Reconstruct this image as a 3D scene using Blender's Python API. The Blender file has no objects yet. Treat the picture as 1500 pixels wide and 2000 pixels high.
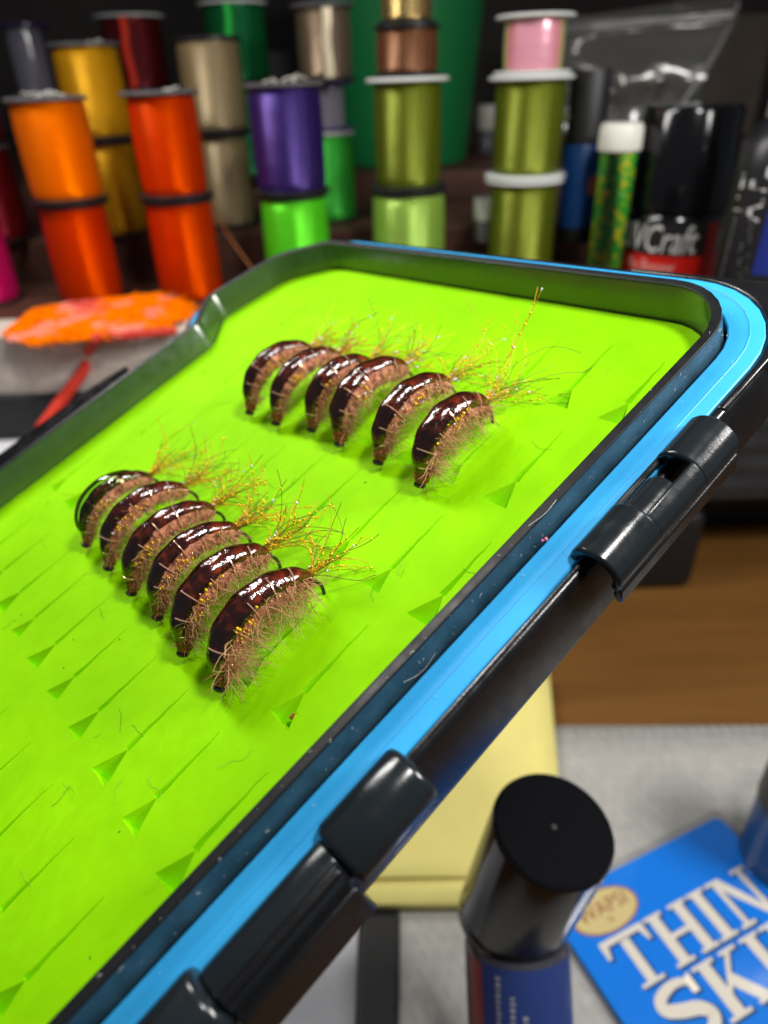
import bpy, bmesh, math, random
from mathutils import Vector, Matrix, noise
random.seed(7)
R_ = random.Random
sc = bpy.context.scene
COL = sc.collection
PI = math.pi

# ------------------------------------------------------------------ camera (1 unit = 1 cm)
F = 1386.0                       # focal length in photo pixels (1500 x 2000)
CAMZ = 14.5                      # lens height above the desk
PITCH, ROLL = math.radians(31.5), math.radians(2.0)
FWD = Vector((0, math.cos(PITCH), -math.sin(PITCH)))
u0 = Vector((0, math.sin(PITCH), math.cos(PITCH)))
r0 = Vector((1, 0, 0))
RIGHT = r0 * math.cos(ROLL) - u0 * math.sin(ROLL)
UP = u0 * math.cos(ROLL) + r0 * math.sin(ROLL)
CAM = Vector((0, 0, CAMZ))
cd = bpy.data.cameras.new('camera')
cam = bpy.data.objects.new('camera', cd)
COL.objects.link(cam)
cam.matrix_world = Matrix(((RIGHT.x, UP.x, -FWD.x, CAM.x), (RIGHT.y, UP.y, -FWD.y, CAM.y),
                           (RIGHT.z, UP.z, -FWD.z, CAM.z), (0, 0, 0, 1)))
cd.sensor_fit = 'VERTICAL'
cd.sensor_height = 24.0
cd.lens = F / 2000 * 24.0
cd.clip_start, cd.clip_end = 0.1, 1000
cd.dof.use_dof = True
cd.dof.focus_distance = 5.75
cd.dof.aperture_fstop = cd.lens * 1e-3 / 0.095
cd.dof.aperture_blades = 0
sc.camera = cam

# ------------------------------------------------------------------ world and lamps
w = bpy.data.worlds.new('World')
sc.world = w
w.use_nodes = True
bg = w.node_tree.nodes['Background']
bg.inputs[0].default_value = (0.55, 0.6, 0.7, 1)
bg.inputs[1].default_value = 0.15
sc.view_settings.view_transform = 'Standard'
sc.view_settings.look = 'None'
sc.view_settings.exposure = 0.0
sc.view_settings.gamma = 1.0
sc.cycles.use_denoising = True
sc.cycles.max_bounces = 8
sc.cycles.transparent_max_bounces = 24
sc.cycles.sample_clamp_indirect = 6


def lamp(name, loc, target, sx, sy, power, color):
    ld = bpy.data.lights.new(name, 'AREA')
    ld.shape = 'RECTANGLE'
    ld.size, ld.size_y = sx, sy
    ld.energy = power
    ld.color = color
    o = bpy.data.objects.new(name, ld)
    COL.objects.link(o)
    o.location = loc
    o.rotation_euler = (Vector(target) - Vector(loc)).to_track_quat('-Z', 'Y').to_euler()
    return o


lamp('bench_lamp', (-9.0, 15.0, CAMZ + 9.0), (0.5, 7.5, CAMZ - 5), 3.0, 9.0, 2400, (1.0, 0.97, 0.93))
lamp('side_fill', (14.0, 4.5, CAMZ + 6.0), (3, 10, CAMZ - 12), 5.0, 5.0, 3300, (1.0, 0.97, 0.93))  # fill light, added to brighten the mat, note and package
lamp('overhead_fill', (5.0, 1.5, CAMZ + 12.0), (1.5, 12, CAMZ - 5), 2.2, 2.2, 2100, (1.0, 0.97, 0.94))  # overhead fill, added for the lug highlight and softer notch shade


# ------------------------------------------------------------------ projection helpers
def ray(px, py):
    return (RIGHT * ((px - 750) / F) + UP * ((1000 - py) / F) + FWD)


def hit(px, py, z):               # point of the horizontal plane z seen in direction (px, py)
    d = ray(px, py)
    return CAM + d * ((z - CAMZ) / d.z)


def at(px, py, depth):
    return CAM + ray(px, py) * depth


def depth_of(p):
    return (p - CAM).dot(FWD)


def py_of(p):
    q = p - CAM
    return 1000 - F * q.dot(UP) / q.dot(FWD)


def rise(base, py):               # height above base at which a vertical line reaches image row py
    lo, hi = -5.0, 25.0
    for _ in range(40):
        m = (lo + hi) / 2
        if py_of(base + Vector((0, 0, m))) > py:
            lo = m
        else:
            hi = m
    return lo


# box frame: (u across, v along the slits, h out of the foam)
BR = ((0.6369288432525798, 0.6883828540756268, -0.3470600738310659),
      (0.33913702091758935, -0.6544801941002403, -0.6757527333083121),
      (-0.6923205396895815, 0.31270548723232605, -0.6503134233419456))
BT = (-0.22499838730239632, -1.9702085554535262, 8.635786141638603)


def c2w(x, y, z):
    return RIGHT * x - UP * y + FWD * z


ax = [c2w(BR[0][k], BR[1][k], BR[2][k]) for k in range(3)]
org = CAM + c2w(*BT)
BOX = Matrix(((ax[0].x, ax[1].x, ax[2].x, org.x), (ax[0].y, ax[1].y, ax[2].y, org.y),
              (ax[0].z, ax[1].z, ax[2].z, org.z), (0, 0, 0, 1)))


# ------------------------------------------------------------------ materials
def mat(name, color, rough=0.5, metal=0.0, spec=0.5, coat=0.0, noise_amt=0.0, noise_scale=8.0, color2=None,
        bump=0.0, bump_scale=40.0, sub=0.0, trans=0.0, ior=1.5, coord='Object', stretch=None, detail=4, rough_var=0.0, sheen=0.0, tint=None):
    m = bpy.data.materials.new(name)
    m.use_nodes = True
    nt = m.node_tree
    b = nt.nodes['Principled BSDF']
    b.inputs['Base Color'].default_value = (*color, 1)
    b.inputs['Roughness'].default_value = rough
    b.inputs['Metallic'].default_value = metal
    b.inputs['Specular IOR Level'].default_value = spec
    b.inputs['Coat Weight'].default_value = coat
    b.inputs['Coat Roughness'].default_value = 0.05
    b.inputs['IOR'].default_value = ior
    b.inputs['Transmission Weight'].default_value = trans
    b.inputs['Sheen Weight'].default_value = sheen
    if tint:
        b.inputs['Specular Tint'].default_value = (*tint, 1)
    if sub:
        b.inputs['Subsurface Weight'].default_value = sub
        b.inputs['Subsurface Radius'].default_value = (0.1, 0.12, 0.03)
    tc = nt.nodes.new('ShaderNodeTexCoord')
    mp = nt.nodes.new('ShaderNodeMapping')
    nt.links.new(tc.outputs[coord], mp.inputs[0])
    if stretch:
        mp.inputs['Scale'].default_value = stretch
    if noise_amt or color2:
        n = nt.nodes.new('ShaderNodeTexNoise')
        n.inputs['Scale'].default_value = noise_scale
        n.inputs['Detail'].default_value = detail
        nt.links.new(mp.outputs[0], n.inputs['Vector'])
        r = nt.nodes.new('ShaderNodeValToRGB')
        c2 = color2 or tuple(c * (1 - noise_amt) for c in color)
        r.color_ramp.elements[0].position = 0.35
        r.color_ramp.elements[1].position = 0.65
        r.color_ramp.elements[0].color = (*c2, 1)
        r.color_ramp.elements[1].color = (*color, 1)
        nt.links.new(n.outputs['Fac'], r.inputs[0])
        nt.links.new(r.outputs[0], b.inputs['Base Color'])
    if rough_var:
        n3 = nt.nodes.new('ShaderNodeTexNoise')
        n3.inputs['Scale'].default_value = 6.0
        n3.inputs['Detail'].default_value = 6
        nt.links.new(mp.outputs[0], n3.inputs['Vector'])
        mr = nt.nodes.new('ShaderNodeMapRange')
        mr.inputs['From Min'].default_value = 0.3
        mr.inputs['From Max'].default_value = 0.7
        mr.inputs['To Min'].default_value = max(0.02, rough - rough_var)
        mr.inputs['To Max'].default_value = rough + rough_var
        nt.links.new(n3.outputs['Fac'], mr.inputs['Value'])
        nt.links.new(mr.outputs[0], b.inputs['Roughness'])
    if bump:
        n2 = nt.nodes.new('ShaderNodeTexNoise')
        n2.inputs['Scale'].default_value = bump_scale
        n2.inputs['Detail'].default_value = 5
        nt.links.new(mp.outputs[0], n2.inputs['Vector'])
        bp = nt.nodes.new('ShaderNodeBump')
        bp.inputs['Strength'].default_value = bump
        bp.inputs['Distance'].default_value = 0.02
        nt.links.new(n2.outputs['Fac'], bp.inputs['Height'])
        nt.links.new(bp.outputs[0], b.inputs['Normal'])
    return m


def thread_mat(name, color, rough=0.29, pitch=55.0, strength=0.38, metal=0.24, spec=1.0):
    mc = max(color)
    m = mat(name, color, rough, metal=metal, spec=spec, ior=1.65, tint=tuple(min(1, (c / mc) ** 0.5) for c in color))
    nt = m.node_tree
    b = nt.nodes['Principled BSDF']
    tc = nt.nodes.new('ShaderNodeTexCoord')
    wv = nt.nodes.new('ShaderNodeTexWave')
    wv.bands_direction = 'Z'
    wv.inputs['Scale'].default_value = pitch / 6.283
    wv.inputs['Distortion'].default_value = 0.6
    wv.inputs['Detail'].default_value = 2
    nt.links.new(tc.outputs['Object'], wv.inputs['Vector'])
    bp = nt.nodes.new('ShaderNodeBump')
    bp.inputs['Strength'].default_value = strength
    bp.inputs['Distance'].default_value = 0.03
    nt.links.new(wv.outputs['Fac'], bp.inputs['Height'])
    nt.links.new(bp.outputs[0], b.inputs['Normal'])
    nz = nt.nodes.new('ShaderNodeTexNoise')
    mp = nt.nodes.new('ShaderNodeMapping')
    mp.inputs['Scale'].default_value = (1.5, 1.5, 12)
    nt.links.new(tc.outputs['Object'], mp.inputs[0])
    nt.links.new(mp.outputs[0], nz.inputs['Vector'])
    nz.inputs['Scale'].default_value = 2.0
    mx = nt.nodes.new('ShaderNodeMix')
    mx.data_type = 'RGBA'
    nt.links.new(nz.outputs['Fac'], mx.inputs[0])
    mx.inputs[6].default_value = (*[c * 0.75 for c in color], 1)
    mx.inputs[7].default_value = (*[min(1, c * 1.15) for c in color], 1)
    nt.links.new(mx.outputs[2], b.inputs['Base Color'])
    return m


def clear_mat(name, tint, gloss=0.15, rough=0.08, body=0.0, body_col=(0.5, 0.5, 0.5)):
    """thin clear plastic: see-through, with a glossy skin"""
    m = bpy.data.materials.new(name)
    m.use_nodes = True
    nt = m.node_tree
    nt.nodes.clear()
    out = nt.nodes.new('ShaderNodeOutputMaterial')
    tr = nt.nodes.new('ShaderNodeBsdfTransparent')
    tr.inputs[0].default_value = (*tint, 1)
    gl = nt.nodes.new('ShaderNodeBsdfGlossy')
    gl.inputs['Roughness'].default_value = rough
    fr = nt.nodes.new('ShaderNodeFresnel')
    fr.inputs[0].default_value = 1.5
    ad = nt.nodes.new('ShaderNodeMath')
    ad.operation = 'ADD'
    ad.use_clamp = True
    ad.inputs[1].default_value = gloss
    nt.links.new(fr.outputs[0], ad.inputs[0])
    mx = nt.nodes.new('ShaderNodeMixShader')
    nt.links.new(ad.outputs[0], mx.inputs[0])
    nt.links.new(tr.outputs[0], mx.inputs[1])
    nt.links.new(gl.outputs[0], mx.inputs[2])
    last = mx
    if body:
        df = nt.nodes.new('ShaderNodeBsdfDiffuse')
        df.inputs[0].default_value = (*body_col, 1)
        m2 = nt.nodes.new('ShaderNodeMixShader')
        m2.inputs[0].default_value = body
        nt.links.new(mx.outputs[0], m2.inputs[1])
        nt.links.new(df.outputs[0], m2.inputs[2])
        last = m2
    nt.links.new(last.outputs[0], out.inputs[0])
    return m


def amber_mat():
    """thin glossy brown film: the dubbing shows through it"""
    m = bpy.data.materials.new('brown_back_film')
    m.use_nodes = True
    nt = m.node_tree
    nt.nodes.clear()
    N = nt.nodes.new
    out = N('ShaderNodeOutputMaterial')
    tc = N('ShaderNodeTexCoord')
    n = N('ShaderNodeTexNoise'); n.inputs['Scale'].default_value = 10; n.inputs['Detail'].default_value = 4
    r = N('ShaderNodeValToRGB')
    e = r.color_ramp.elements
    e[0].position, e[0].color = 0.38, (0.26, 0.10, 0.055, 1)
    e[1].position, e[1].color = 0.66, (0.92, 0.52, 0.30, 1)
    nt.links.new(tc.outputs['Object'], n.inputs['Vector'])
    nt.links.new(n.outputs['Fac'], r.inputs[0])
    tr = N('ShaderNodeBsdfTransparent')
    nt.links.new(r.outputs[0], tr.inputs[0])
    df = N('ShaderNodeBsdfDiffuse'); df.inputs[0].default_value = (0.05, 0.014, 0.006, 1)
    m1 = N('ShaderNodeMixShader'); m1.inputs[0].default_value = 0.18
    nt.links.new(tr.outputs[0], m1.inputs[1]); nt.links.new(df.outputs[0], m1.inputs[2])
    n2 = N('ShaderNodeTexNoise'); n2.inputs['Scale'].default_value = 11; n2.inputs['Detail'].default_value = 4
    nt.links.new(tc.outputs['Object'], n2.inputs['Vector'])
    bp = N('ShaderNodeBump'); bp.inputs['Strength'].default_value = 0.7; bp.inputs['Distance'].default_value = 0.02
    nt.links.new(n2.outputs['Fac'], bp.inputs['Height'])
    gl = N('ShaderNodeBsdfGlossy'); gl.inputs['Roughness'].default_value = 0.13
    nt.links.new(bp.outputs[0], gl.inputs['Normal'])
    fr = N('ShaderNodeFresnel'); fr.inputs[0].default_value = 1.52
    nt.links.new(bp.outputs[0], fr.inputs['Normal'])
    ad = N('ShaderNodeMath'); ad.operation = 'ADD'; ad.use_clamp = True; ad.inputs[1].default_value = 0.06
    nt.links.new(fr.outputs[0], ad.inputs[0])
    m2 = N('ShaderNodeMixShader')
    nt.links.new(ad.outputs[0], m2.inputs[0]); nt.links.new(m1.outputs[0], m2.inputs[1]); nt.links.new(gl.outputs[0], m2.inputs[2])
    nt.links.new(m2.outputs[0], out.inputs[0])
    return m


M = {}
M['foam'] = mat('lime_foam', (0.325, 0.80, 0.0), 0.7, spec=0.08, color2=(0.285, 0.74, 0.0), noise_scale=1.6, bump=0.07, bump_scale=55, sub=0.15)
M['smoke'] = mat('smoke_plastic', (0.050, 0.105, 0.022), 0.22, spec=0.5, ior=1.8, noise_amt=0.25, noise_scale=1.2, rough_var=0.06)
M['rim'] = mat('black_plastic_rim', (0.010, 0.011, 0.012), 0.45, spec=0.3, bump=0.05, bump_scale=60, rough_var=0.1)
M['rimside'] = mat('dark_teal_plastic', (0.030, 0.075, 0.105), 0.35, spec=0.5, noise_amt=0.4, noise_scale=5, bump=0.12, bump_scale=45, rough_var=0.1)
M['shell'] = mat('black_plastic', (0.009, 0.009, 0.010), 0.24, spec=0.5, bump=0.06, bump_scale=50, rough_var=0.09)
M['barrel'] = mat('black_hinge_plastic', (0.012, 0.016, 0.019), 0.2, spec=0.55, bump=0.04, bump_scale=40, rough_var=0.07)
M['gasket'] = mat('blue_rubber', (0.045, 0.47, 0.93), 0.45, spec=0.4, color2=(0.035, 0.42, 0.87), noise_scale=2, bump=0.06, bump_scale=70)
M['dust'] = mat('pale_dust', (0.75, 0.75, 0.72), 0.7)
M['pink'] = mat('pink_lint', (0.85, 0.2, 0.32), 0.6)
M['lint'] = mat('dark_lint', (0.06, 0.09, 0.015), 0.7)
M['lintlight'] = mat('pale_lint', (0.30, 0.48, 0.05), 0.6)
M['copper'] = mat('copper_wire_scrap', (0.75, 0.25, 0.06), 0.3, metal=0.6)
M['shellback'] = amber_mat()
M['resin'] = clear_mat('clear_resin', (0.80, 0.90, 0.62), 0.02, 0.04)
M['flybody'] = mat('brown_dubbing', (0.74, 0.27, 0.14), 0.5, color2=(0.18, 0.04, 0.02), noise_scale=15, bump=0.9, bump_scale=55, sheen=0.3)
M['head'] = mat('rust_thread', (0.46, 0.11, 0.03), 0.38, spec=0.3, color2=(0.14, 0.03, 0.012), noise_scale=25)
M['hook'] = mat('black_nickel', (0.025, 0.025, 0.026), 0.14, metal=0.35, spec=0.7)
M['hair_tan'] = mat('tan_fur', (0.72, 0.40, 0.18), 0.45)
M['hair_brown'] = mat('brown_fur', (0.50, 0.16, 0.085), 0.5)
M['hair_olive'] = mat('olive_fur', (0.24, 0.22, 0.035), 0.5)
M['hair_tail'] = mat('olive_tail_fibre', (0.17, 0.175, 0.004), 0.5)
M['hair_rust'] = mat('rust_tail_fibre', (0.75, 0.36, 0.005), 0.4)
M['gold'] = mat('gold_flash', (1.0, 0.60, 0.0), 0.22, metal=0.35, spec=0.8)
M['silverf'] = mat('pearl_flash', (0.86, 0.82, 0.95), 0.2, metal=0.4, spec=0.8)
M['rib'] = mat('copper_rib', (0.95, 0.55, 0.38), 0.18, metal=0.6)
M['wood'] = mat('brown_desk_wood', (0.19, 0.085, 0.020), 0.55, spec=0.2, color2=(0.135, 0.058, 0.012), noise_scale=0.7, stretch=(0.15, 0.9, 1), detail=8)
M['darkwood'] = mat('dark_rack_wood', (0.115, 0.050, 0.032), 0.5, spec=0.25, color2=(0.055, 0.024, 0.018), noise_scale=0.8, stretch=(0.3, 2.0, 1), detail=7)
M['black'] = mat('matt_black', (0.010, 0.010, 0.011), 0.5, noise_amt=0.3, noise_scale=3)
M['blackgloss'] = mat('gloss_black', (0.004, 0.004, 0.005), 0.13, spec=0.45)
M['charcoal'] = mat('charcoal_plastic', (0.030, 0.030, 0.033), 0.45, noise_amt=0.3, noise_scale=2)
M['greymat'] = mat('grey_mat', (0.46, 0.45, 0.42), 0.7, noise_amt=0.14, noise_scale=3, bump=0.15, bump_scale=25)
M['paper'] = mat('white_paper', (0.82, 0.82, 0.86), 0.8, noise_amt=0.05)
M['note'] = mat('yellow_note_paper', (0.88, 0.78, 0.25), 0.8, noise_amt=0.06, noise_scale=1.0)
M['fl_black'] = mat('spool_black', (0.014, 0.013, 0.015), 0.35, spec=0.5)
M['fl_grey'] = mat('spool_grey_top', (0.11, 0.105, 0.11), 0.5, noise_amt=0.3, noise_scale=5)
M['fl_white'] = mat('spool_white', (0.62, 0.64, 0.62), 0.4)
M['fl_purple'] = clear_mat('spool_purple_clear', (0.20, 0.12, 0.42), 0.06, 0.2, 0.45, (0.10, 0.05, 0.25))
M['clear'] = clear_mat('spool_clear', (0.75, 0.73, 0.80), 0.08, 0.15, 0.28, (0.46, 0.44, 0.52))
M['wisp'] = mat('loose_thread', (0.78, 0.75, 0.66), 0.7)
M['bag'] = clear_mat('clear_bag', (0.80, 0.79, 0.77), 0.05, 0.18, 0.07, (0.4, 0.4, 0.38))
M['bagseal'] = clear_mat('bag_seal', (0.6, 0.6, 0.6), 0.10, 0.3, 0.35, (0.42, 0.41, 0.39))
M['tumbler'] = mat('green_tumbler', (0.008, 0.17, 0.045), 0.4, spec=0.4, noise_amt=0.1)
M['foamblock'] = mat('pale_foam_block', (0.62, 0.56, 0.49), 0.9, color2=(0.52, 0.46, 0.40), noise_scale=4, bump=0.4, bump_scale=14)
M['fur_orange'] = mat('orange_fur', (0.98, 0.23, 0.0), 0.95, spec=0.02)
M['fur_pink'] = mat('pink_fur', (0.92, 0.34, 0.24), 0.95, spec=0.02)
M['fur_red'] = mat('red_fur', (0.75, 0.05, 0.04), 0.7, sheen=0.3)
M['cord'] = mat('red_cord', (0.62, 0.03, 0.012), 0.6, bump=0.4, bump_scale=20)
M['pack'] = mat('blue_card', (0.0, 0.26, 0.95), 0.45, spec=0.2, rough_var=0.1)
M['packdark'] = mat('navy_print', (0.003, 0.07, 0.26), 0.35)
M['letter'] = mat('cream_print', (0.92, 0.86, 0.75), 0.5)
M['cream'] = mat('cream_print_oval', (0.80, 0.66, 0.30), 0.5)
M['rustink'] = mat('rust_ink', (0.38, 0.10, 0.03), 0.6)
M['sleeve'] = clear_mat('clear_sleeve', (0.95, 0.95, 0.95), 0.0, 0.12)
M['navy'] = mat('navy_label', (0.025, 0.05, 0.20), 0.22, spec=0.5)
M['redlabel'] = mat('red_label', (0.60, 0.012, 0.008), 0.3)
M['whiteink'] = mat('white_ink', (0.62, 0.62, 0.60), 0.5)
M['greyink'] = mat('grey_ink', (0.30, 0.31, 0.34), 0.5)
M['blueplast'] = mat('blue_plastic', (0.006, 0.06, 0.24), 0.4)
M['greycap'] = mat('grey_cap', (0.24, 0.24, 0.22), 0.5)
M['ceramic'] = mat('white_cap', (0.66, 0.65, 0.58), 0.5)
M['wall'] = mat('dark_wall', (0.040, 0.032, 0.026), 0.8, noise_amt=0.3, noise_scale=0.3)
M['steel'] = mat('steel', (0.3, 0.3, 0.3), 0.25, metal=1.0)


def relief(m, scale, strength, dist, fine=None):
    nt = m.node_tree
    b = nt.nodes['Principled BSDF']
    prev = b.inputs['Normal'].links[0].from_socket if b.inputs['Normal'].links else None
    tc = nt.nodes.new('ShaderNodeTexCoord')
    mp = nt.nodes.new('ShaderNodeMapping')
    mp.inputs['Scale'].default_value = (1.0, 0.45, 1.0)
    n = nt.nodes.new('ShaderNodeTexNoise')
    n.inputs['Scale'].default_value = scale
    n.inputs['Detail'].default_value = 3
    bp = nt.nodes.new('ShaderNodeBump')
    bp.inputs['Strength'].default_value = strength
    bp.inputs['Distance'].default_value = dist
    nt.links.new(tc.outputs['Object'], mp.inputs[0])
    nt.links.new(mp.outputs[0], n.inputs['Vector'])
    nt.links.new(n.outputs['Fac'], bp.inputs['Height'])
    if prev:
        nt.links.new(prev, bp.inputs['Normal'])
    nt.links.new(bp.outputs[0], b.inputs['Normal'])


relief(M['foam'], 2.2, 0.6, 0.10)


def pearl_mat():
    m = mat('pink_pearl_foil', (0.75, 0.30, 0.36), 0.25, metal=0.3)
    nt = m.node_tree
    b = nt.nodes['Principled BSDF']
    lw = nt.nodes.new('ShaderNodeLayerWeight')
    lw.inputs[0].default_value = 0.35
    r = nt.nodes.new('ShaderNodeValToRGB')
    e = r.color_ramp.elements
    e[0].position, e[0].color = 0.12, (0.80, 0.36, 0.44, 1)
    e[1].position, e[1].color = 0.55, (0.50, 0.52, 0.16, 1)
    k = e.new(0.28)
    k.color = (0.76, 0.24, 0.30, 1)
    nt.links.new(lw.outputs['Facing'], r.inputs[0])
    nt.links.new(r.outputs[0], b.inputs['Base Color'])
    return m


# holographic glitter: voronoi discs
def glitter_mat():
    m = mat('green_glitter', (0.05, 0.25, 0.02), 0.25, metal=0.0)
    nt = m.node_tree
    b = nt.nodes['Principled BSDF']
    tc = nt.nodes.new('ShaderNodeTexCoord')
    v = nt.nodes.new('ShaderNodeTexVoronoi')
    v.inputs['Scale'].default_value = 8.0
    nt.links.new(tc.outputs['Object'], v.inputs['Vector'])
    hs = nt.nodes.new('ShaderNodeSeparateColor')
    nt.links.new(v.outputs['Color'], hs.inputs[0])
    r = nt.nodes.new('ShaderNodeValToRGB')
    e = r.color_ramp.elements
    e[0].position, e[0].color = 0.0, (0.01, 0.30, 0.04, 1)
    e[1].position, e[1].color = 1.0, (0.75, 0.62, 0.02, 1)
    k = e.new(0.45)
    k.color = (0.04, 0.48, 0.05, 1)
    k = e.new(0.7)
    k.color = (0.30, 0.45, 0.02, 1)
    nt.links.new(hs.outputs[0], r.inputs[0])
    nt.links.new(r.outputs[0], b.inputs['Base Color'])
    bp = nt.nodes.new('ShaderNodeBump')
    bp.inputs['Strength'].default_value = 0.8
    bp.inputs['Distance'].default_value = 0.05
    nt.links.new(v.outputs['Distance'], bp.inputs['Height'])
    nt.links.new(bp.outputs[0], b.inputs['Normal'])
    return m


M['glitter'] = glitter_mat()


# ------------------------------------------------------------------ mesh helpers
def tag(o, label=None, cat=None, group=None, kind=None):
    if label:
        o['label'] = label
    if cat:
        o['category'] = cat
    if group:
        o['group'] = group
    if kind:
        o['kind'] = kind
    return o


def empty(name, matrix, label, cat, group=None):
    o = bpy.data.objects.new(name, None)
    o.empty_display_size = 0.2
    COL.objects.link(o)
    o.matrix_world = matrix
    return tag(o, label, cat, group)


def obj(name, bm, m, parent=None, smooth=True, bevel=0.0, segs=2, matrix=None, angle=40, recalc=True):
    me = bpy.data.meshes.new(name)
    if recalc:
        bmesh.ops.recalc_face_normals(bm, faces=bm.faces)
    bm.to_mesh(me)
    bm.free()
    ms = m if isinstance(m, (list, tuple)) else [m]
    for k in ms:
        me.materials.append(k)
    o = bpy.data.objects.new(name, me)
    COL.objects.link(o)
    if parent is not None:
        o.parent = parent
    if matrix is not None:
        o.matrix_world = matrix
    if smooth:
        me.polygons.foreach_set('use_smooth', [True] * len(me.polygons))
        try:
            me.set_sharp_from_angle(angle=math.radians(angle))
        except Exception:
            pass
    if bevel:
        b = o.modifiers.new('bevel', 'BEVEL')
        b.width = bevel
        b.segments = segs
        b.limit_method = 'ANGLE'
        b.angle_limit = math.radians(35)
        b.harden_normals = False
    return o


def lathe(bm, prof, n=48, cap=True, mi=0, M4=None):
    rings = []
    for r, z in prof:
        ring = []
        for k in range(n):
            a = 2 * PI * k / n
            v = Vector((r * math.cos(a), r * math.sin(a), z))
            ring.append(bm.verts.new(M4 @ v if M4 else v))
        rings.append(ring)
    for a, b in zip(rings, rings[1:]):
        for k in range(n):
            f = bm.faces.new((a[k], a[(k + 1) % n], b[(k + 1) % n], b[k]))
            f.material_index = mi
    if cap:
        f = bm.faces.new(rings[0][::-1]); f.material_index = mi
        f = bm.faces.new(rings[-1]); f.material_index = mi
    return rings


def frames(pts):
    ts = []
    for i in range(len(pts)):
        a, b = pts[max(0, i - 1)], pts[min(len(pts) - 1, i + 1)]
        t = (b - a)
        ts.append(t.normalized() if t.length > 1e-9 else Vector((0, 0, 1)))
    n = ts[0].orthogonal().normalized()
    out = []
    for t in ts:
        n = (n - t * n.dot(t))
        n = n.normalized() if n.length > 1e-6 else t.orthogonal().normalized()
        out.append((t, n, t.cross(n)))
    return out


def tube(bm, pts, rad, n=6, mi=0, cap=True):
    pts = [Vector(p) for p in pts]
    fr = frames(pts)
    rings = []
    for i, (p, (t, a, b)) in enumerate(zip(pts, fr)):
        r = rad[i] if isinstance(rad, (list, tuple)) else rad
        rings.append([bm.verts.new(p + a * (r * math.cos(2 * PI * k / n)) + b * (r * math.sin(2 * PI * k / n))) for k in range(n)])
    for a, b in zip(rings, rings[1:]):
        for k in range(n):
            f = bm.faces.new((a[k], a[(k + 1) % n], b[(k + 1) % n], b[k]))
            f.material_index = mi
    if cap and n > 2:
        f = bm.faces.new(rings[0][::-1]); f.material_index = mi
        f = bm.faces.new(rings[-1]); f.material_index = mi
    return rings


def box(bm, x0, x1, y0, y1, z0, z1, mi=0, M4=None):
    vs = []
    for x in (x0, x1):
        for y in (y0, y1):
            for z in (z0, z1):
                v = Vector((x, y, z))
                vs.append(bm.verts.new(M4 @ v if M4 else v))
    for q in ((0, 1, 3, 2), (4, 6, 7, 5), (0, 4, 5, 1), (2, 3, 7, 6), (0, 2, 6, 4), (1, 5, 7, 3)):
        f = bm.faces.new([vs[k] for k in q])
        f.material_index = mi


def prism(bm, poly, z0, z1, mi=0, M4=None):
    a = [bm.verts.new(M4 @ Vector((x, y, z0)) if M4 else Vector((x, y, z0))) for x, y in poly]
    b = [bm.verts.new(M4 @ Vector((x, y, z1)) if M4 else Vector((x, y, z1))) for x, y in poly]
    n = len(poly)
    fs = [bm.faces.new(a[::-1]), bm.faces.new(b)]
    for k in range(n):
        fs.append(bm.faces.new((a[k], a[(k + 1) % n], b[(k + 1) % n], b[k])))
    for f in fs:
        f.material_index = mi


def blob(bm, p, r, mi=0, sub=1):
    res = bmesh.ops.create_icosphere(bm, subdivisions=sub, radius=r, matrix=Matrix.Translation(p))
    for v in res['verts']:
        for f in v.link_faces:
            f.material_index = mi


def catmull(pts, n=6):
    pts = [Vector(p) for p in pts]
    P = [pts[0] * 2 - pts[1]] + pts + [pts[-1] * 2 - pts[-2]]
    out = []
    for i in range(1, len(P) - 2):
        for k in range(n):
            t = k / n
            a, b, c, d = P[i - 1], P[i], P[i + 1], P[i + 2]
            out.append(0.5 * ((2 * b) + (c - a) * t + (2 * a - 5 * b + 4 * c - d) * t * t + (3 * b - a - 3 * c + d) * t ** 3))
    out.append(pts[-1])
    return out


def text_mesh(s, size, depth=0.0, res=2):
    cu = bpy.data.curves.new('text', 'FONT')
    cu.body = s
    cu.size = size
    cu.align_x = 'CENTER'
    cu.align_y = 'CENTER'
    cu.extrude = depth
    cu.resolution_u = res
    t = bpy.data.objects.new('text', cu)
    COL.objects.link(t)
    bpy.context.view_layer.update()
    me = bpy.data.meshes.new_from_object(t.evaluated_get(bpy.context.evaluated_depsgraph_get()))
    bpy.data.objects.remove(t)
    return me


def text_bm(s, size, depth=0.0, M4=None, wrap=None, z=0.0, slant=0.0, xs=1.0):
    """lettering mesh; wrap = (radius, angle) bends it round a vertical cylinder"""
    me = text_mesh(s, size, depth)
    bm = bmesh.new()
    bm.from_mesh(me)
    if wrap:
        bmesh.ops.subdivide_edges(bm, edges=bm.edges[:], cuts=1)
    for v in bm.verts:
        x, y, zz = v.co
        x = x * xs + slant * y
        if wrap:
            r, a0 = wrap
            a = a0 + x / r
            v.co = Vector(((r + zz) * math.cos(a), (r + zz) * math.sin(a), z + y))
        else:
            v.co = Vector((x, y, zz + z))
        if M4:
            v.co = M4 @ v.co
    return bm


# ------------------------------------------------------------------ the setting
Z1, Z2, Z3 = 9.3, 10.55, 11.45     # the three steps of the spool rack
bm = bmesh.new()
box(bm, -60, 60, -12, 46, -2.0, 0.0)
tag(obj('desk', bm, M['wood'], smooth=False), kind='structure', label='brown wooden desk top under the mat')
bm = bmesh.new()
box(bm, -90, 90, 52, 54, -40, 60)
tag(obj('wall', bm, M['wall'], smooth=False), kind='structure')

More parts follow.
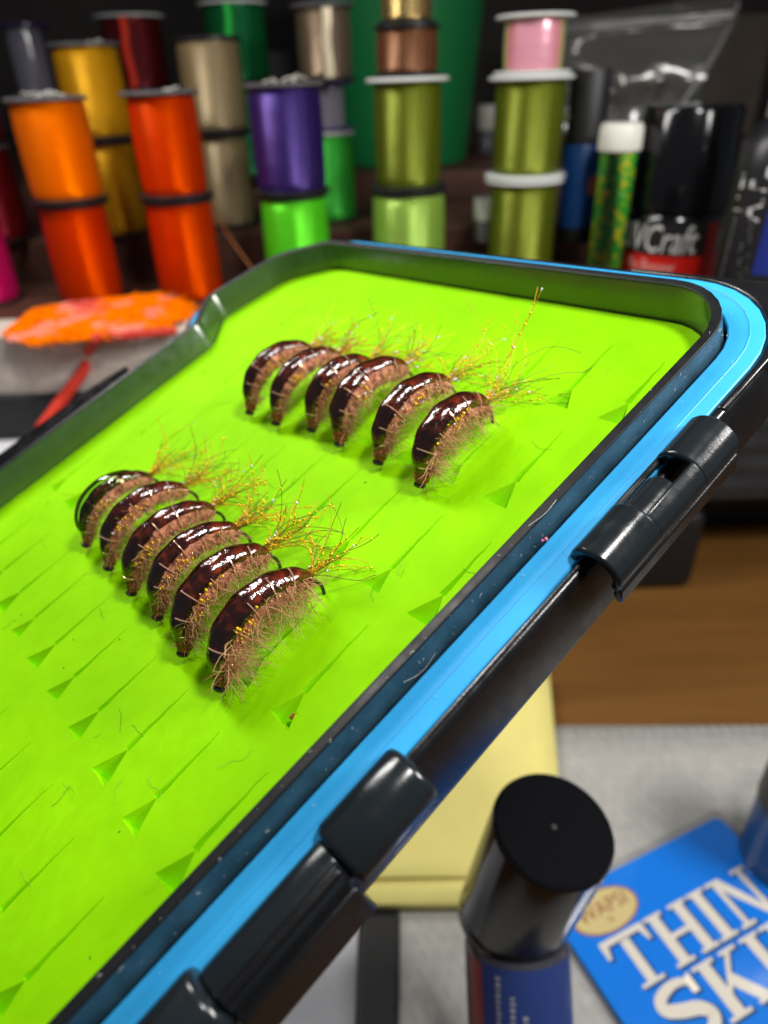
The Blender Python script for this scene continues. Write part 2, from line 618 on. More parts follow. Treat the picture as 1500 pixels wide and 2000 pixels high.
yf = 19.0
rack = empty('spool_rack', Matrix.Translation((0, yf, 0)), 'stepped dark brown wooden rack carrying all the thread spools', 'rack')
def rackpart(name, y0, y1, z0, z1, m='darkwood'):
    bm = bmesh.new()
    box(bm, -26, 26, y0 - yf, y1 - yf, z0, z1)
    return obj(name, bm, M[m], rack, smooth=False, bevel=0.06)
y2 = hit(700, 520, Z1).y + 1.0
rackpart('shelf', yf - 1.2, 23.0, Z1 - 0.9, Z1)
rackpart('shelf', 23.02, 29.0, Z2 - 1.6, Z2)
rackpart('shelf', 29.02, 42.0, Z3 - 1.9, Z3)
rackpart('back_panel', 22.0, 22.8, 0.0, Z1 - 0.92, 'black')

# grey mat, paper, ruler, note, all flat on the desk
def quad_sheet(name, px, z, m, label, cat, thick=0.02, curl=None, n=10):
    """sheet with four corners (pixel directions) lying at height z; curl(s, t) lifts it"""
    c = [hit(x, y, z) for x, y in px]
    o = c[0].copy(); o.z = z
    bm = bmesh.new()
    g = []
    for i in range(n + 1):
        row = []
        for j in range(n + 1):
            s, t = i / n, j / n
            p = (c[0] * (1 - s) + c[1] * s) * (1 - t) + (c[3] * (1 - s) + c[2] * s) * t
            p.z = z + (curl(s, t) if curl else 0)
            row.append(bm.verts.new(p - o))
        g.append(row)
    for i in range(n):
        for j in range(n):
            bm.faces.new((g[i][j], g[i + 1][j], g[i + 1][j + 1], g[i][j + 1]))
    ob = obj(name, bm, m, matrix=Matrix.Translation(o))
    if ob.data.polygons[0].normal.z < 0:
        ob.data.flip_normals()
    md = ob.modifiers.new('thick', 'SOLIDIFY')
    md.thickness = thick
    md.offset = -1
    return tag(ob, label, cat)

mt = quad_sheet('cutting_mat', [(560, 1419), (2300, 1414), (2900, 2700), (300, 2700)], 0.14, M['greymat'],
                'grey cutting mat with a faint slanting weave under the bottle', 'mat', 0.13)
# woven slanting ribs of the mat
bm = bmesh.new()
pa = hit(1000, 1425, 0.145); pb = hit(1500, 1425, 0.145)
for k in range(110):
    x = -6 + k * 0.28
    a = Vector((x, 14.6, 0.143)); b = Vector((x + 6.0, 4.0, 0.143))
    d = (b - a).normalized(); nrm = Vector((-d.y, d.x, 0)) * 0.035
    m0 = hit(600, 1424, 0.143).y - 0.15
    t0 = (14.6 - m0 + .25) / (14.6 - 4.0)
    a = a.lerp(b, max(0, t0))
    nseg = 26
    for q in range(nseg):
        p0 = a.lerp(b, q / nseg); p1 = a.lerp(b, (q + 0.62) / nseg)
        el0, el1 = hit(560, 1419, .143), hit(300, 2700, .143)
        ql = (p0.y - el0.y) / (el1.y - el0.y)
        er0, er1 = hit(2300, 1414, .143), hit(2900, 2700, .143)
        if p0.x < el0.x + (el1.x - el0.x) * ql + .3 or p0.x > er0.x + (er1.x - er0.x) * ql - .3 or ql > .97:
            continue
        vs = [bm.verts.new(p) for p in (p0 - nrm, p1 - nrm, p1 + nrm, p0 + nrm)]
        bm.faces.new(vs)
ribs = obj('weave', bm, mat('mat_weave', (0.39, 0.38, 0.36), 0.8), smooth=False)
ribs.parent = mt
ribs.matrix_parent_inverse = mt.matrix_world.inverted()
tag(ribs, kind='stuff')
quad_sheet('paper_sheet', [(300, 1700), (703, 1750), (690, 2080), (200, 2080)], 0.21, M['paper'], 'plain white sheet of paper under the near edge of the fly box', 'paper', 0.03)
quad_sheet('ruler_strip', [(707, 1700), (783, 1700), (776, 2080), (690, 2080)], 0.25, M['black'], 'black flat strip lying between white paper and grey mat', 'strip', 0.06)
quad_sheet('sticky_note_pad', [(560, 1300), (1072, 1306), (1112, 1760), (600, 1764)], 0.55, M['note'],
           'yellow sticky note pad below the fly box, behind the capped bottle', 'note pad', 0.22,
           curl=lambda s, t: 0.004 * math.sin(5 * s))

nb = quad_sheet('top_sheet', [(570, 1302), (1070, 1308), (1107, 1714), (600, 1722)], 0.60, M['note'], None, None, 0.015, curl=lambda s, t: 0.10 * max(0, (t - 0.7)) / 0.3 + 0.02 * math.sin(5 * s))
pad = bpy.data.objects['sticky_note_pad']
nb.parent = pad
nb.matrix_parent_inverse = pad.matrix_world.inverted()

# black case below the rack on the right, charcoal upper band
p = hit(1352, 1152, 0.0)
case = empty('equipment_case', Matrix.Translation((p.x, p.y, 0)), 'black rounded case standing on the wooden desk below the rack', 'case')
bm = bmesh.new()
box(bm, -14, 0, 0.0, 3.5, 0.02, 2.9)
obj('body', bm, M['black'], case, bevel=0.35, segs=4)
bm = bmesh.new()
box(bm, -14, 9, 0.5, 3.8, 2.95, 6.2)
obj('lid', bm, M['charcoal'], case, bevel=0.25, segs=3)
bm = bmesh.new()
for k in range(4):
    box(bm, -13.5, 8.5, 0.42, 0.498, 3.4 + k * 0.7, 3.75 + k * 0.7)
obj('rib_panel', bm, M['charcoal'], case, bevel=0.03)

# ------------------------------------------------------------------ thread spools
def wisp(bm, c, r, seed, n=5):
    g = R_(seed)
    for _ in range(n):
        pts = []
        a = g.uniform(0, 6.28)
        q = Vector((c.x + g.uniform(-.3, .3) * r, c.y + g.uniform(-.3, .3) * r, c.z + 0.02))
        for k in range(7):
            pts.append(q.copy())
            a += g.uniform(-1.2, 1.2)
            q += Vector((math.cos(a) * 0.11, math.sin(a) * 0.11, g.uniform(-.05, .06)))
            q.z = max(q.z, c.z + 0.015)
        tube(bm, catmull(pts, 3), 0.014, 5)


def spool(base, h, rf, rt, tm, label, fl='fl_black', top=None, wisps=0, clear=False, group='thread spools on the rack',
          cat='thread spool', stripe=None, seed=1, bot=None):
    root = empty('thread_spool', Matrix.Translation(base), label, cat, group)
    ft = min(0.105, h * 0.07)
    for z, mm in ((0.004, bot or fl), (h - ft, top or fl)):
        bm = bmesh.new()
        lathe(bm, [(0.24 * rf, z), (rf * 0.94, z), (rf, z + ft * .25), (rf, z + ft * .75), (rf * 0.95, z + ft), (0.30 * rf, z + ft), (0.28 * rf, z + ft * 0.6), (0.24 * rf, z + ft * 0.6)], 56)
        obj('flange', bm, M[mm], root)
    bm = bmesh.new()
    z0, z1 = ft + 0.01, h - ft - 0.006
    N = 22
    prof = []
    for k in range(N + 1):
        t = k / N
        bulge = 1 + 0.035 * math.sin(PI * t) ** 0.6 + 0.0015 * math.sin(t * 23 + seed) + 0.0012 * math.sin(t * 61 + 2 * seed)
        e = min(t, 1 - t) * N
        prof.append((rt * bulge * (0.965 if e < 0.5 else 1), z0 + (z1 - z0) * t))
    lathe(bm, prof, 56)
    obj('thread' if not clear else 'barrel', bm, tm, root, angle=60)
    if clear == 'sleeve':
        pass
    if stripe:
        bm = bmesh.new()
        # foil highlight put in as a bright strip down the spool, facing the room
        a0 = stripe[1]
        g = []
        for k in range(16):
            t = k / 15
            row = []
            for j in range(4):
                a = a0 + (j - 1.5) * stripe[2] + 0.03 * math.sin(t * 9)
                r = rt * 1.065 + 0.01
                row.append(bm.verts.new((r * math.cos(a), r * math.sin(a), z0 + (z1 - z0) * t)))
            g.append(row)
        for a, b in zip(g, g[1:]):
            for j in range(3):
                bm.faces.new((a[j], a[j + 1], b[j + 1], b[j]))
        obj('shine_strip', bm, stripe[0], root)
    if wisps:
        bm = bmesh.new()
        wisp(bm, Vector((0, 0, h)), rf, seed, max(1, wisps // 2))
        obj('loose_end', bm, M['wisp'], root)
    return root


def stack(bx, by, z, items, depth_base=None):
    """items from the bottom up: (row of its top, flange px, thread px, material, label, options)"""
    base = hit(bx, by, z)
    for it in items:
        py, fpx, tpx, tm, label, opt = it
        h = rise(base, py)
        d = depth_of(base + Vector((0, 0, h * 0.6)))
        spool(base, h - 0.004, fpx * d / F / 2, tpx * d / F / 2, tm, label, **opt)
        base = base + Vector((0, 0, h))
    return base


T = {}
def tm(name, c, **k):
    if name not in T:
        T[name] = thread_mat(name, c, **k)
    return T[name]

orange = tm('orange_thread', (0.98, 0.155, 0.0))
redor = tm('red_orange_thread', (0.62, 0.030, 0.0))
goldt = tm('gold_thread', (0.55, 0.25, 0.004))
beige = tm('beige_thread', (0.27, 0.20, 0.10))
purple = tm('purple_thread', (0.024, 0.011, 0.11))
lime = tm('bright_green_thread', (0.10, 0.75, 0.015))
brownt = tm('brown_thread', (0.12, 0.042, 0.016))
olive = tm('olive_thread', (0.082, 0.105, 0.004), rough=0.33)
pale = tm('pale_green_thread', (0.27, 0.46, 0.06))
pinkt = pearl_mat()
dred = tm('dark_red_thread', (0.16, 0.004, 0.008))
dred2 = tm('dark_red_foil', (0.11, 0.006, 0.008), rough=0.25, metal=0.3)
mag = tm('magenta_thread', (0.66, 0.006, 0.13))
gfoil = tm('green_foil', (0.004, 0.11, 0.025), rough=0.25, metal=0.3)
sfoil = tm('silver_gold_foil', (0.30, 0.22, 0.14), rough=0.25, metal=0.7)
gdfoil = tm('gold_foil', (0.40, 0.28, 0.10), rough=0.22, metal=0.8)
grn2 = tm('mid_green_thread', (0.03, 0.42, 0.03))
S = lambda **k: k
shine_red = mat('red_foil_shine', (0.85, 0.05, 0.015), 0.3)  # colours of the highlights painted down the foil spools
shine_green = mat('green_foil_shine', (0.02, 0.55, 0.06), 0.3)
shine_cream = mat('cream_foil_shine', (0.85, 0.74, 0.52), 0.3, metal=0.3)

stack(184, 588, Z1, [(392, 136, 118, redor, 'red orange thread spool under the bright orange one', S(seed=3)),
                     (188, 152, 134, orange, 'bright orange thread spool on top of its stack, loose thread on the lid', S(top='fl_grey', wisps=6, seed=4))])
stack(379, 584, Z1, [(384, 136, 120, redor, 'red orange thread spool at the base of the all red orange stack', S(seed=5, top='fl_black')),
                     (176, 150, 126, redor, 'red orange thread spool stacked on another of its colour', S(top='fl_grey', wisps=3, seed=6))])
stack(590, 578, Z1, [(376, 132, 122, lime, 'fluorescent green thread spool below the purple one', S(seed=7)),
                     (160, 154, 136, purple, 'deep purple thread spool with frayed white thread on its lid', S(top='fl_grey', wisps=8, seed=8))])
stack(800, 572, Z1, [(368, 142, 134, pale, 'pale green thread spool below the olive one in black flanges', S(seed=9)),
                     (150, 158, 126, olive, 'olive thread spool with black flanges and a pale lid', S(top='fl_white', seed=10)),
                     (50, 134, 116, brownt, 'brown thread spool standing on the olive spool with the pale lid', S(seed=11)),
                     (-70, 120, 96, gdfoil, 'gold foil spool cut by the top edge above the brown spool', S(seed=12))])
stack(1010, 572, Z1, [(346, 148, 122, olive, 'lower olive thread spool between white flange and box rim', S(fl='fl_black', top='fl_white', seed=13)),
                      (146, 162, 130, olive, 'upper olive thread spool with white flanges at both ends', S(fl='fl_white', seed=14)),
                      (28, 152, 112, pinkt, 'pink iridescent foil spool with white flange, topmost of its stack', S(fl='fl_white', seed=15))])
stack(-22, 590, Z1, [(385, 132, 124, mag, 'magenta thread spool cut by the left edge of the frame', S(seed=16))])
stack(6, 470, Z2, [(284, 120, 110, dred, 'dark red thread spool lower of two at the left edge', S(seed=17, top='fl_grey')),
                   (104, 128, 116, dred, 'dark red thread spool upper of two at the left edge', S(seed=18))])
stack(240, 456, Z2, [(272, 122, 102, goldt, 'golden yellow thread spool lower of the gold pair', S(seed=19)),
                     (84, 134, 118, goldt, 'golden yellow thread spool upper of the gold pair', S(top='fl_grey', wisps=4, seed=20))])
stack(452, 440, Z2, [(258, 116, 96, beige, 'beige thread spool lower of the beige pair', S(seed=21)),
                     (72, 128, 116, beige, 'beige thread spool upper of the beige pair', S(seed=22))])
stack(655, 430, Z2, [(255, 92, 84, grn2, 'grass green thread spool half hidden behind the purple spool', S(seed=23, top='fl_white')),
                     (160, 100, 60, M['clear'], 'clear empty spool with violet flange behind the purple spool', S(fl='fl_purple', clear=True, seed=24)),
                     (8, 124, 102, sfoil, 'silver gold foil spool with painted cream highlight by the green tumbler', S(top='fl_grey', stripe=(shine_cream, -1.42, 0.10), seed=25))])
stack(110, 330, Z3, [(190, 92, 62, M['clear'], 'clear bobbin hidden behind the orange spool', S(fl='clear', clear=True, seed=26)),
                     (48, 104, 62, M['clear'], 'clear empty spool with violet flange at the back left', S(fl='clear', top='fl_purple', clear=True, seed=27))])
stack(305, 335, Z3, [(178, 112, 96, dred2, 'dark red foil spool half hidden between gold and red orange stacks', S(seed=28, stripe=(shine_red, -1.52, 0.07))),
                     (30, 132, 112, dred2, 'dark red foil spool with white lid and painted red highlight', S(top='fl_white', seed=29, stripe=(shine_red, -1.52, 0.07)))])
stack(492, 345, Z3, [(165, 108, 92, gfoil, 'dark green foil spool lower of two behind the beige pair', S(seed=30, top='fl_white')),
                     (4, 132, 116, gfoil, 'dark green foil spool with white lid and painted green highlight', S(top='fl_white', seed=31, stripe=(shine_green, -1.60, 0.06)))])
# hanging thread ends
bm = bmesh.new()
a = at(1075, 190, 17.2)
tube(bm, catmull([a, at(1086, 205, 17.3), at(1118, 238, 17.8), at(1136, 252, 18.1), at(1150, 284, 18.6)], 6), 0.022, 5)
tag(obj('thread_tail', bm, mat('olive_tail_thread', (0.20, 0.24, 0.06), 0.5)), 'loose olive thread end curling from the white flanged spool to the marker', 'thread')
bm = bmesh.new()
tube(bm, catmull([at(415, 400, 19.3), at(440, 450, 19.0), at(478, 505, 18.6), at(520, 560, 18.2)], 6), 0.016, 5)
tag(obj('thread_tail', bm, mat('rust_tail_thread', (0.35, 0.10, 0.01), 0.5)), 'fine rust thread end hanging from the red orange stack', 'thread')

# green tumbler
b = hit(785, 316, Z3)
d = depth_of(b)
h = rise(b, -260)
tmb = empty('tumbler', Matrix.Translation(b), 'tall dark green tumbler standing behind the brown and olive spools', 'tumbler')
bm = bmesh.new()
rb, rtp = 250 * d / F / 2, 330 * d / F / 2
lathe(bm, [(rb * 0.9, 0.01), (rb * 0.98, 0.05), (rb, 0.2), (rb + (rtp - rb) * 0.5, h * 0.5), (rtp, h), (rtp - 0.15, h), (rb - 0.2, 0.4)], 72)
obj('body', bm, M['tumbler'], tmb)
bm = bmesh.new()
lathe(bm, [(rtp + 0.06, h - 0.1), (rtp + 0.1, h), (rtp + 0.06, h + 0.12), (rtp - 0.12, h + 0.12), (rtp - 0.14, h + 0.01)], 72, cap=False)
obj('rim', bm, M['tumbler'], tmb)

# vials with white caps behind the olive stack
for (bx, by, ty, wpx, lab) in ((952, 300, 205, 46, 'small clear vial with white cap, farther one behind the olive stack'), (948, 470, 385, 52, 'small clear vial with white cap, nearer one behind the olive stack')):
    zz = Z3 if by < 350 else Z2
    b = hit(bx, by, zz)
    d = depth_of(b)
    h = rise(b, ty)
    r = wpx * d / F / 2
    v = empty('vial', Matrix.Translation(b), lab, 'vial', 'vials behind the olive stack')
    bm = bmesh.new()
    lathe(bm, [(r * .8, 0.01), (r * .88, .06), (r * .88, h * .55), (r * .7, h * .6)], 32)
    obj('glass', bm, M['clear'], v)
    bm = bmesh.new()
    lathe(bm, [(r * .95, h * .5), (r, h * .53), (r, h * .95), (r * .92, h)], 32)
    obj('cap', bm, M['ceramic'], v)

# blue marker bottle
b = hit(1122, 470, Z2)
d = depth_of(b)
r = 71 * d / F / 2
mk = empty('marker_bottle', Matrix.Translation(b), 'blue paint bottle with tall black cap and salmon spot, beside the glitter tube', 'bottle')
h1, h2, h3 = rise(b, 440), rise(b, 280), rise(b, 135)
bm = bmesh.new(); lathe(bm, [(r * .9, .01), (r * .96, .05), (r * .96, h1)], 40); obj('base', bm, M['black'], mk)
bm = bmesh.new(); lathe(bm, [(r * .99, h1 + .005), (r * 1.02, h1 + .05), (r * 1.02, h2 - .06), (r * .96, h2)], 40); obj('body', bm, M['blueplast'], mk)
bm = bmesh.new(); lathe(bm, [(r * .98, h2 + .005), (r * .98, h3 - .08), (r * .92, h3)], 40); obj('cap', bm, M['black'], mk)
bm = bmesh.new()
a0 = -PI / 2 + 0.35
rows = []
cz = rise(b, 358)
c0 = bm.verts.new(((r * 1.03) * math.cos(a0), (r * 1.03) * math.sin(a0), cz))
ring = [bm.verts.new(((r * 1.03) * math.cos(a0 + .24 * math.cos(k * PI / 8)), (r * 1.03) * math.sin(a0 + .24 * math.cos(k * PI / 8)), cz + .26 * math.sin(k * PI / 8))) for k in range(16)]
for k in range(16):
    bm.faces.new((c0, ring[k], ring[(k + 1) % 16]))
obj('spot', bm, mat('salmon_print', (0.55, 0.16, 0.09), 0.5), mk)

# glitter tube
b = hit(1171, 592, Z1)
d = depth_of(b)
r = 68 * d / F / 2
gt = empty('glitter_tube', Matrix.Translation(b), 'slim tube of green gold glitter with a white screw cap', 'tube')
h1, h2 = rise(b, 296), rise(b, 240)
bm = bmesh.new(); lathe(bm, [(r * .8, .01), (r * .92, .08), (r * .92, h1)], 36); obj('glitter', bm, M['glitter'], gt)
bm = bmesh.new(); lathe(bm, [(r * .95, .02), (r * .97, .06), (r * .97, h1 + .02)], 36, cap=False); obj('sleeve', bm, M['sleeve'], gt)
bm = bmesh.new(); lathe(bm, [(r * 1.06, h1 + .03), (r * 1.1, h1 + .08), (r * 1.08, h2 - .1), (r * .98, h2)], 36); obj('cap', bm, M['ceramic'], gt)

# black resin bottle with red label
b = hit(1292, 585, Z1)
d = depth_of(b)
r = 172 * d / F / 2
rb = empty('resin_bottle', Matrix.Translation(b), 'black capped resin bottle with red and black label and white lettering', 'bottle')
h1, h2 = rise(b, 404), rise(b, 203)
bm = bmesh.new(); lathe(bm, [(r * .9, .01), (r * .99, .08), (r * .99, h1 - .18), (r * .9, h1 - .04)], 64); obj('body', bm, M['blackgloss'], rb)
bm = bmesh.new(); lathe(bm, [(r * .93, h1 - .03), (r * .97, h1 + .02), (r * .95, h2 - .12), (r * .88, h2)], 64); obj('cap', bm, M['blackgloss'], rb)
facing = math.atan2(-b.y, -b.x)
def wrap_patch(parent, name, r, a0, a1, z0, z1, m, n=24, label=None):
    bm = bmesh.new()
    g = [[bm.verts.new((r * math.cos(a0 + (a1 - a0) * k / n), r * math.sin(a0 + (a1 - a0) * k / n), z)) for z in (z0, z1)] for k in range(n + 1)]
    for a, c in zip(g, g[1:]):
        bm.faces.new((a[0], c[0], c[1], a[1]))
    return obj(name, bm, m, parent)
zl = rise(b, 482)
wrap_patch(rb, 'label_band', r * 1.0, facing - 1.5, facing + 1.30, 0.15, h1 - 0.2, M['redlabel'])
wrap_patch(rb, 'name_panel', r * 1.006, facing - 1.5, facing + 0.72, zl, h1 - 0.19, M['black'])
obj('lettering', text_bm('UVCraft', 0.90, 0.004, wrap=(r * 1.012, facing - 0.36), z=(zl + h1 - .25) / 2, slant=0.12, xs=0.66), M['whiteink'], rb, smooth=False)
obj('small_lettering', text_bm('Flo Bonew', 0.36, 0.003, wrap=(r * 1.006, facing - 0.40), z=zl - 0.26, xs=0.8), mat('pale_pink_ink', (0.8, 0.42, 0.38), .5), rb, smooth=False)['kind'] = 'stuff'

# dark bottle at right edge with grey cap
b = hit(1432, 640, Z1 - 0.0)
d = depth_of(b)
r = 150 * d / F / 2
bb = empty('dropper_bottle', Matrix.Translation(b + Vector((0.1, 0, 0))) @ Matrix.Rotation(math.radians(2), 4, 'Y'),
           'dark blue black bottle with grey cap and upright white lettering at the right edge', 'bottle')
h1, h2, h3 = rise(b, 330), rise(b, 232), rise(b, 30)
bm = bmesh.new(); lathe(bm, [(r * .92, .01), (r, .1), (r, h1), (r * .95, h1 + (h2 - h1) * .5), (r * .75, h1 + (h2 - h1) * .85), (r * .55, h2)], 56); obj('body', bm, mat('ink_black_plastic', (0.013, 0.013, 0.016), 0.35), bb)
bm = bmesh.new(); lathe(bm, [(r * .56, h2 + .01), (r * .58, h2 + .06), (r * .52, h3)], 48); obj('cap', bm, M['greycap'], bb)
facing = math.atan2(-b.y, -b.x)
for s, zc in (('FL', rise(b, 345)), ('AI', rise(b, 400))):
    me = text_bm(s, 0.85, 0.004, wrap=None)
    for v in me.verts:                       # lettering runs up the bottle
        x, y, z = v.co
        a = facing - 0.46 + (-y) / r
        v.co = Vector(((r * 1.005 + z) * math.cos(a), (r * 1.005 + z) * math.sin(a), zc + x * 0.62))
    obj('lettering', me, M['whiteink'], bb, smooth=False)
g = R_(3)
bm = bmesh.new()
for k in range(14):
    zc = rise(b, 425 + k * 9)
    a1 = facing - 0.75; a2 = a1 + g.uniform(0.35, 0.6)
    q = [bm.verts.new((r * 1.004 * math.cos(a), r * 1.004 * math.sin(a), z)) for a, z in ((a1, zc), (a2, zc), (a2, zc + .045), (a1, zc + .045))]
    bm.faces.new(q)
obj('fine_print', bm, M['greyink'], bb, smooth=False)
wrap_patch(bb, 'blue_label', r * 1.003, facing - 0.02, facing + 0.8, rise(b, 520), rise(b, 400), mat('deep_blue_print', (0.01, 0.02, 0.16), .35))

# clear bag, standing behind the bottles
bagc = [at(1070, 35, 23.5), at(1448, -5, 22.0), at(1330, 230, 23.0), at(1085, 260, 24.0)]
bag = empty('plastic_bag', Matrix.Translation(bagc[3]), 'clear zip bag standing open behind the bottles', 'bag')
def bag_sheet(name, c, m, off, amp, seed, n=18):
    bm = bmesh.new(); g = []
    for i in range(n + 1):
        row = []
        for j in range(n + 1):
            s, t = i / n, j / n
            p = (c[0] * (1 - s) + c[1] * s) * (1 - t) + (c[3] * (1 - s) + c[2] * s) * t
            p = p + Vector((0, off * math.sin(PI * t), 0)) + Vector((0, amp * noise.noise(Vector((s * 3 + seed, t * 3, 0))), amp * .4 * noise.noise(Vector((s * 2, t * 2, seed)))))
            row.append(bm.verts.new(p - bagc[3]))
        g.append(row)
    for i in range(n):
        for j in range(n):
            bm.faces.new((g[i][j], g[i + 1][j], g[i + 1][j + 1], g[i][j + 1]))
    return obj(name, bm, m, bag, angle=180)
bag_sheet('front_film', bagc, M['bag'], -0.5, 0.5, 1)
bag_sheet('back_film', bagc, M['bag'], 0.5, 0.5, 4)
bag_sheet('zip_seal', [at(1080, 48, 23.3), at(1440, 20, 21.8), at(1428, 34, 21.8), at(1085, 66, 23.3)], M['bagseal'], 0, 0.1, 2)
bm = bmesh.new()
tube(bm, catmull([at(1442, 8, 21.9), at(1415, 70, 22.1), at(1380, 130, 22.4), at(1334, 200, 22.8)], 5), 0.05, 6)
for v in bm.verts:
    v.co -= bagc[3]
obj('side_seam', bm, M['bagseal'], bag)
# dark block and grey-brown carton behind the bag
def block_at(name, px0, px1, pytop, z, depth, thick, m, label, cat):
    p0 = at(px0, pytop, depth); p1 = at(px1, pytop, depth)
    bm = bmesh.new()
    wd = p1.x - p0.x
    box(bm, 0, wd, 0, thick, 0, p0.z - z)
    return tag(obj(name, bm, m, smooth=True, bevel=0.08, matrix=Matrix.Translation((p0.x, p0.y, z))), label, cat)
block_at('storage_box', 1085, 1520, 40, Z3, 33, 3, mat('grey_brown_card', (0.10, 0.078, 0.06), .8, noise_amt=.3, noise_scale=.6), 'grey brown storage box seen through the clear bag', 'box')
block_at('battery_pack', 1310, 1392, 112, Z3, 25.5, 1.2, M['charcoal'], 'small charcoal block standing between bag and black bottle', 'block')
block_at('shelf_box', 440, 560, 105, Z3, 37, 2.5, mat('dull_grey_card', (0.10, 0.095, 0.09), .8), 'dull grey box far behind the beige and green spools', 'box')

# left: foam block with hooks, fur, tray, carton, cord
pz = 14.5 - 6.2
p0 = hit(-40, 772, pz); p1 = hit(345, 772, pz)
fb = empty('foam_block', Matrix.Translation(p0), 'pale foam block holding small bare hooks, left of the fly box', 'foam block')
wd = (p1 - p0).length
hh = rise(p0, 664)
bm = bmesh.new(); box(bm, -2.5, wd + 0.4, 0, 1.6, 0.005, hh)
bmesh.ops.subdivide_edges(bm, edges=bm.edges[:], cuts=6, use_grid_fill=True)
for v in bm.verts:
    v.co += 0.03 * noise.noise_vector(v.co * 2.2)
obj('slab', bm, M['foamblock'], fb, bevel=0.0)
for k, (px, py) in enumerate(((45, 735), (170, 722), (75, 705))):
    c = at(px, py, depth_of(p0) - 0.05) - p0
    bm = bmesh.new()
    tube(bm, [c + Vector((0.16 * math.cos(a), -0.02, 0.16 * math.sin(a))) for a in [i * PI / 7 - 1.2 for i in range(11)]] + [c + Vector((0.02, 0.25, 0.3))], 0.042, 6)
    obj('bare_hook', bm, M['steel'], fb)
# tray
tz = p0.z
tray = empty('black_tray', Matrix.Translation((p0.x, p0.y, 0)), 'black tray with straight front edge under the foam block', 'tray')
bm = bmesh.new(); box(bm, -3, wd + 2.5, -0.25, 4.2, tz - 1.0, tz); obj('top', bm, M['black'], tray, bevel=0.06)
bm = bmesh.new(); box(bm, -3, wd + 2.2, 0.3, 4.0, 0.0, tz - 1.0); obj('body', bm, M['black'], tray)
# white carton
cp = hit(92, 822, 7.2)
bm = bmesh.new()
M4 = Matrix.Translation((cp.x, cp.y, 0)) @ Matrix.Rotation(math.radians(-3), 4, 'Z')
box(bm, -9, 0.5, -5.0, 0, 0, 7.2)
tag(obj('white_carton', bm, M['paper'], bevel=0.05, matrix=M4), 'white carton corner at the left edge below the black tray', 'carton')
# fur patch: thin hairs in orange and pink
rng = R_(11)
ftop = p0.z + hh
def fur_pts(cx, cy, L, ang, lift):
    b0 = hit(cx, cy, ftop + lift)
    pts = [b0]
    a = ang
    for k in range(4):
        a += rng.uniform(-.15, .15)
        pts.append(pts[-1] + Vector((math.cos(a) * L / 4, math.sin(a) * L / 4 * .8, rng.uniform(-.03, .03))))
    return pts
fur = empty('fur_patch', Matrix.Translation(hit(180, 640, ftop)), 'patch of orange fur streaked with pink lying on the foam block', 'fur')
c_f = hit(180, 640, ftop)
poly = [(2, 652), (60, 606), (130, 594), (190, 588), (290, 576), (340, 588), (362, 606), (330, 632), (250, 648), (160, 662), (60, 672), (15, 668)]
bm = bmesh.new()
pts3 = [hit(x, y, ftop + 0.03) - c_f for x, y in poly]
cen = sum(pts3, Vector()) / len(pts3)
low = [bm.verts.new(p) for p in pts3]
mid = [bm.verts.new(cen + (p - cen) * .95 + Vector((0, 0, .07))) for p in pts3]
inn = [bm.verts.new(cen + (p - cen) * .55 + Vector((0, 0, .11))) for p in pts3]
top = bm.verts.new(cen + Vector((0, 0, .12)))
n = len(poly)
for k in range(n):
    j = (k + 1) % n
    bm.faces.new((low[k], low[j], mid[j], mid[k])); bm.faces.new((mid[k], mid[j], inn[j], inn[k])); bm.faces.new((inn[k], inn[j], top))
obj('hide', bm, M['fur_orange'], fur)
bm = bmesh.new()
def inside(x, y):
    c = False
    for i in range(n):
        (x1, y1), (x2, y2) = poly[i], poly[i - 1]
        if (y1 > y) != (y2 > y) and x < (x2 - x1) * (y - y1) / (y2 - y1) + x1:
            c = not c
    return c
cnt = 0
while cnt < 2600:
    x, y = rng.uniform(0, 362), rng.uniform(576, 672)
    if not inside(x, y):
        continue
    cnt += 1
    band = noise.noise(Vector((x * .010 + y * .012, y * .05, 3.1)))
    mi = 1 if (noise.noise(Vector((x * .02, y * .06, 2.2))) > .28) or (abs((y - 655) + (x - 40) * .32) < 7 and x < 170) else (2 if 120 < x < 185 and y < 612 else 0)
    tube(bm, [p - c_f for p in fur_pts(x, y, rng.uniform(.25, .6), rng.uniform(-.9, 1.3), rng.uniform(.06, .16))], [.035, .03, .022, .014, .006], 4, mi)
tag(obj('fur_hair', bm, [M['fur_orange'], M['fur_pink'], M['fur_red']], fur), kind='stuff')
bm = bmesh.new()
zc = ftop + .1
cpts = [hit(345, 646, zc), hit(250, 655, zc), hit(205, 658, zc), hit(185, 663, zc)]
cpts += [at(172, 690, depth_of(p0) - .35), at(164, 722, depth_of(p0) - .35), at(140, 755, depth_of(p0) - .45), at(105, 805, depth_of(p0) - 1.2), at(80, 840, depth_of(p0) - 2.0)]
cp2 = catmull(cpts, 6)
rads = [.09 + .06 * (i / len(cp2)) for i in range(len(cp2))]
tube(bm, cp2, rads, 8)
tag(obj('red_cord', bm, M['cord']), 'red cord trailing over the foam block down to the white carton', 'cord')

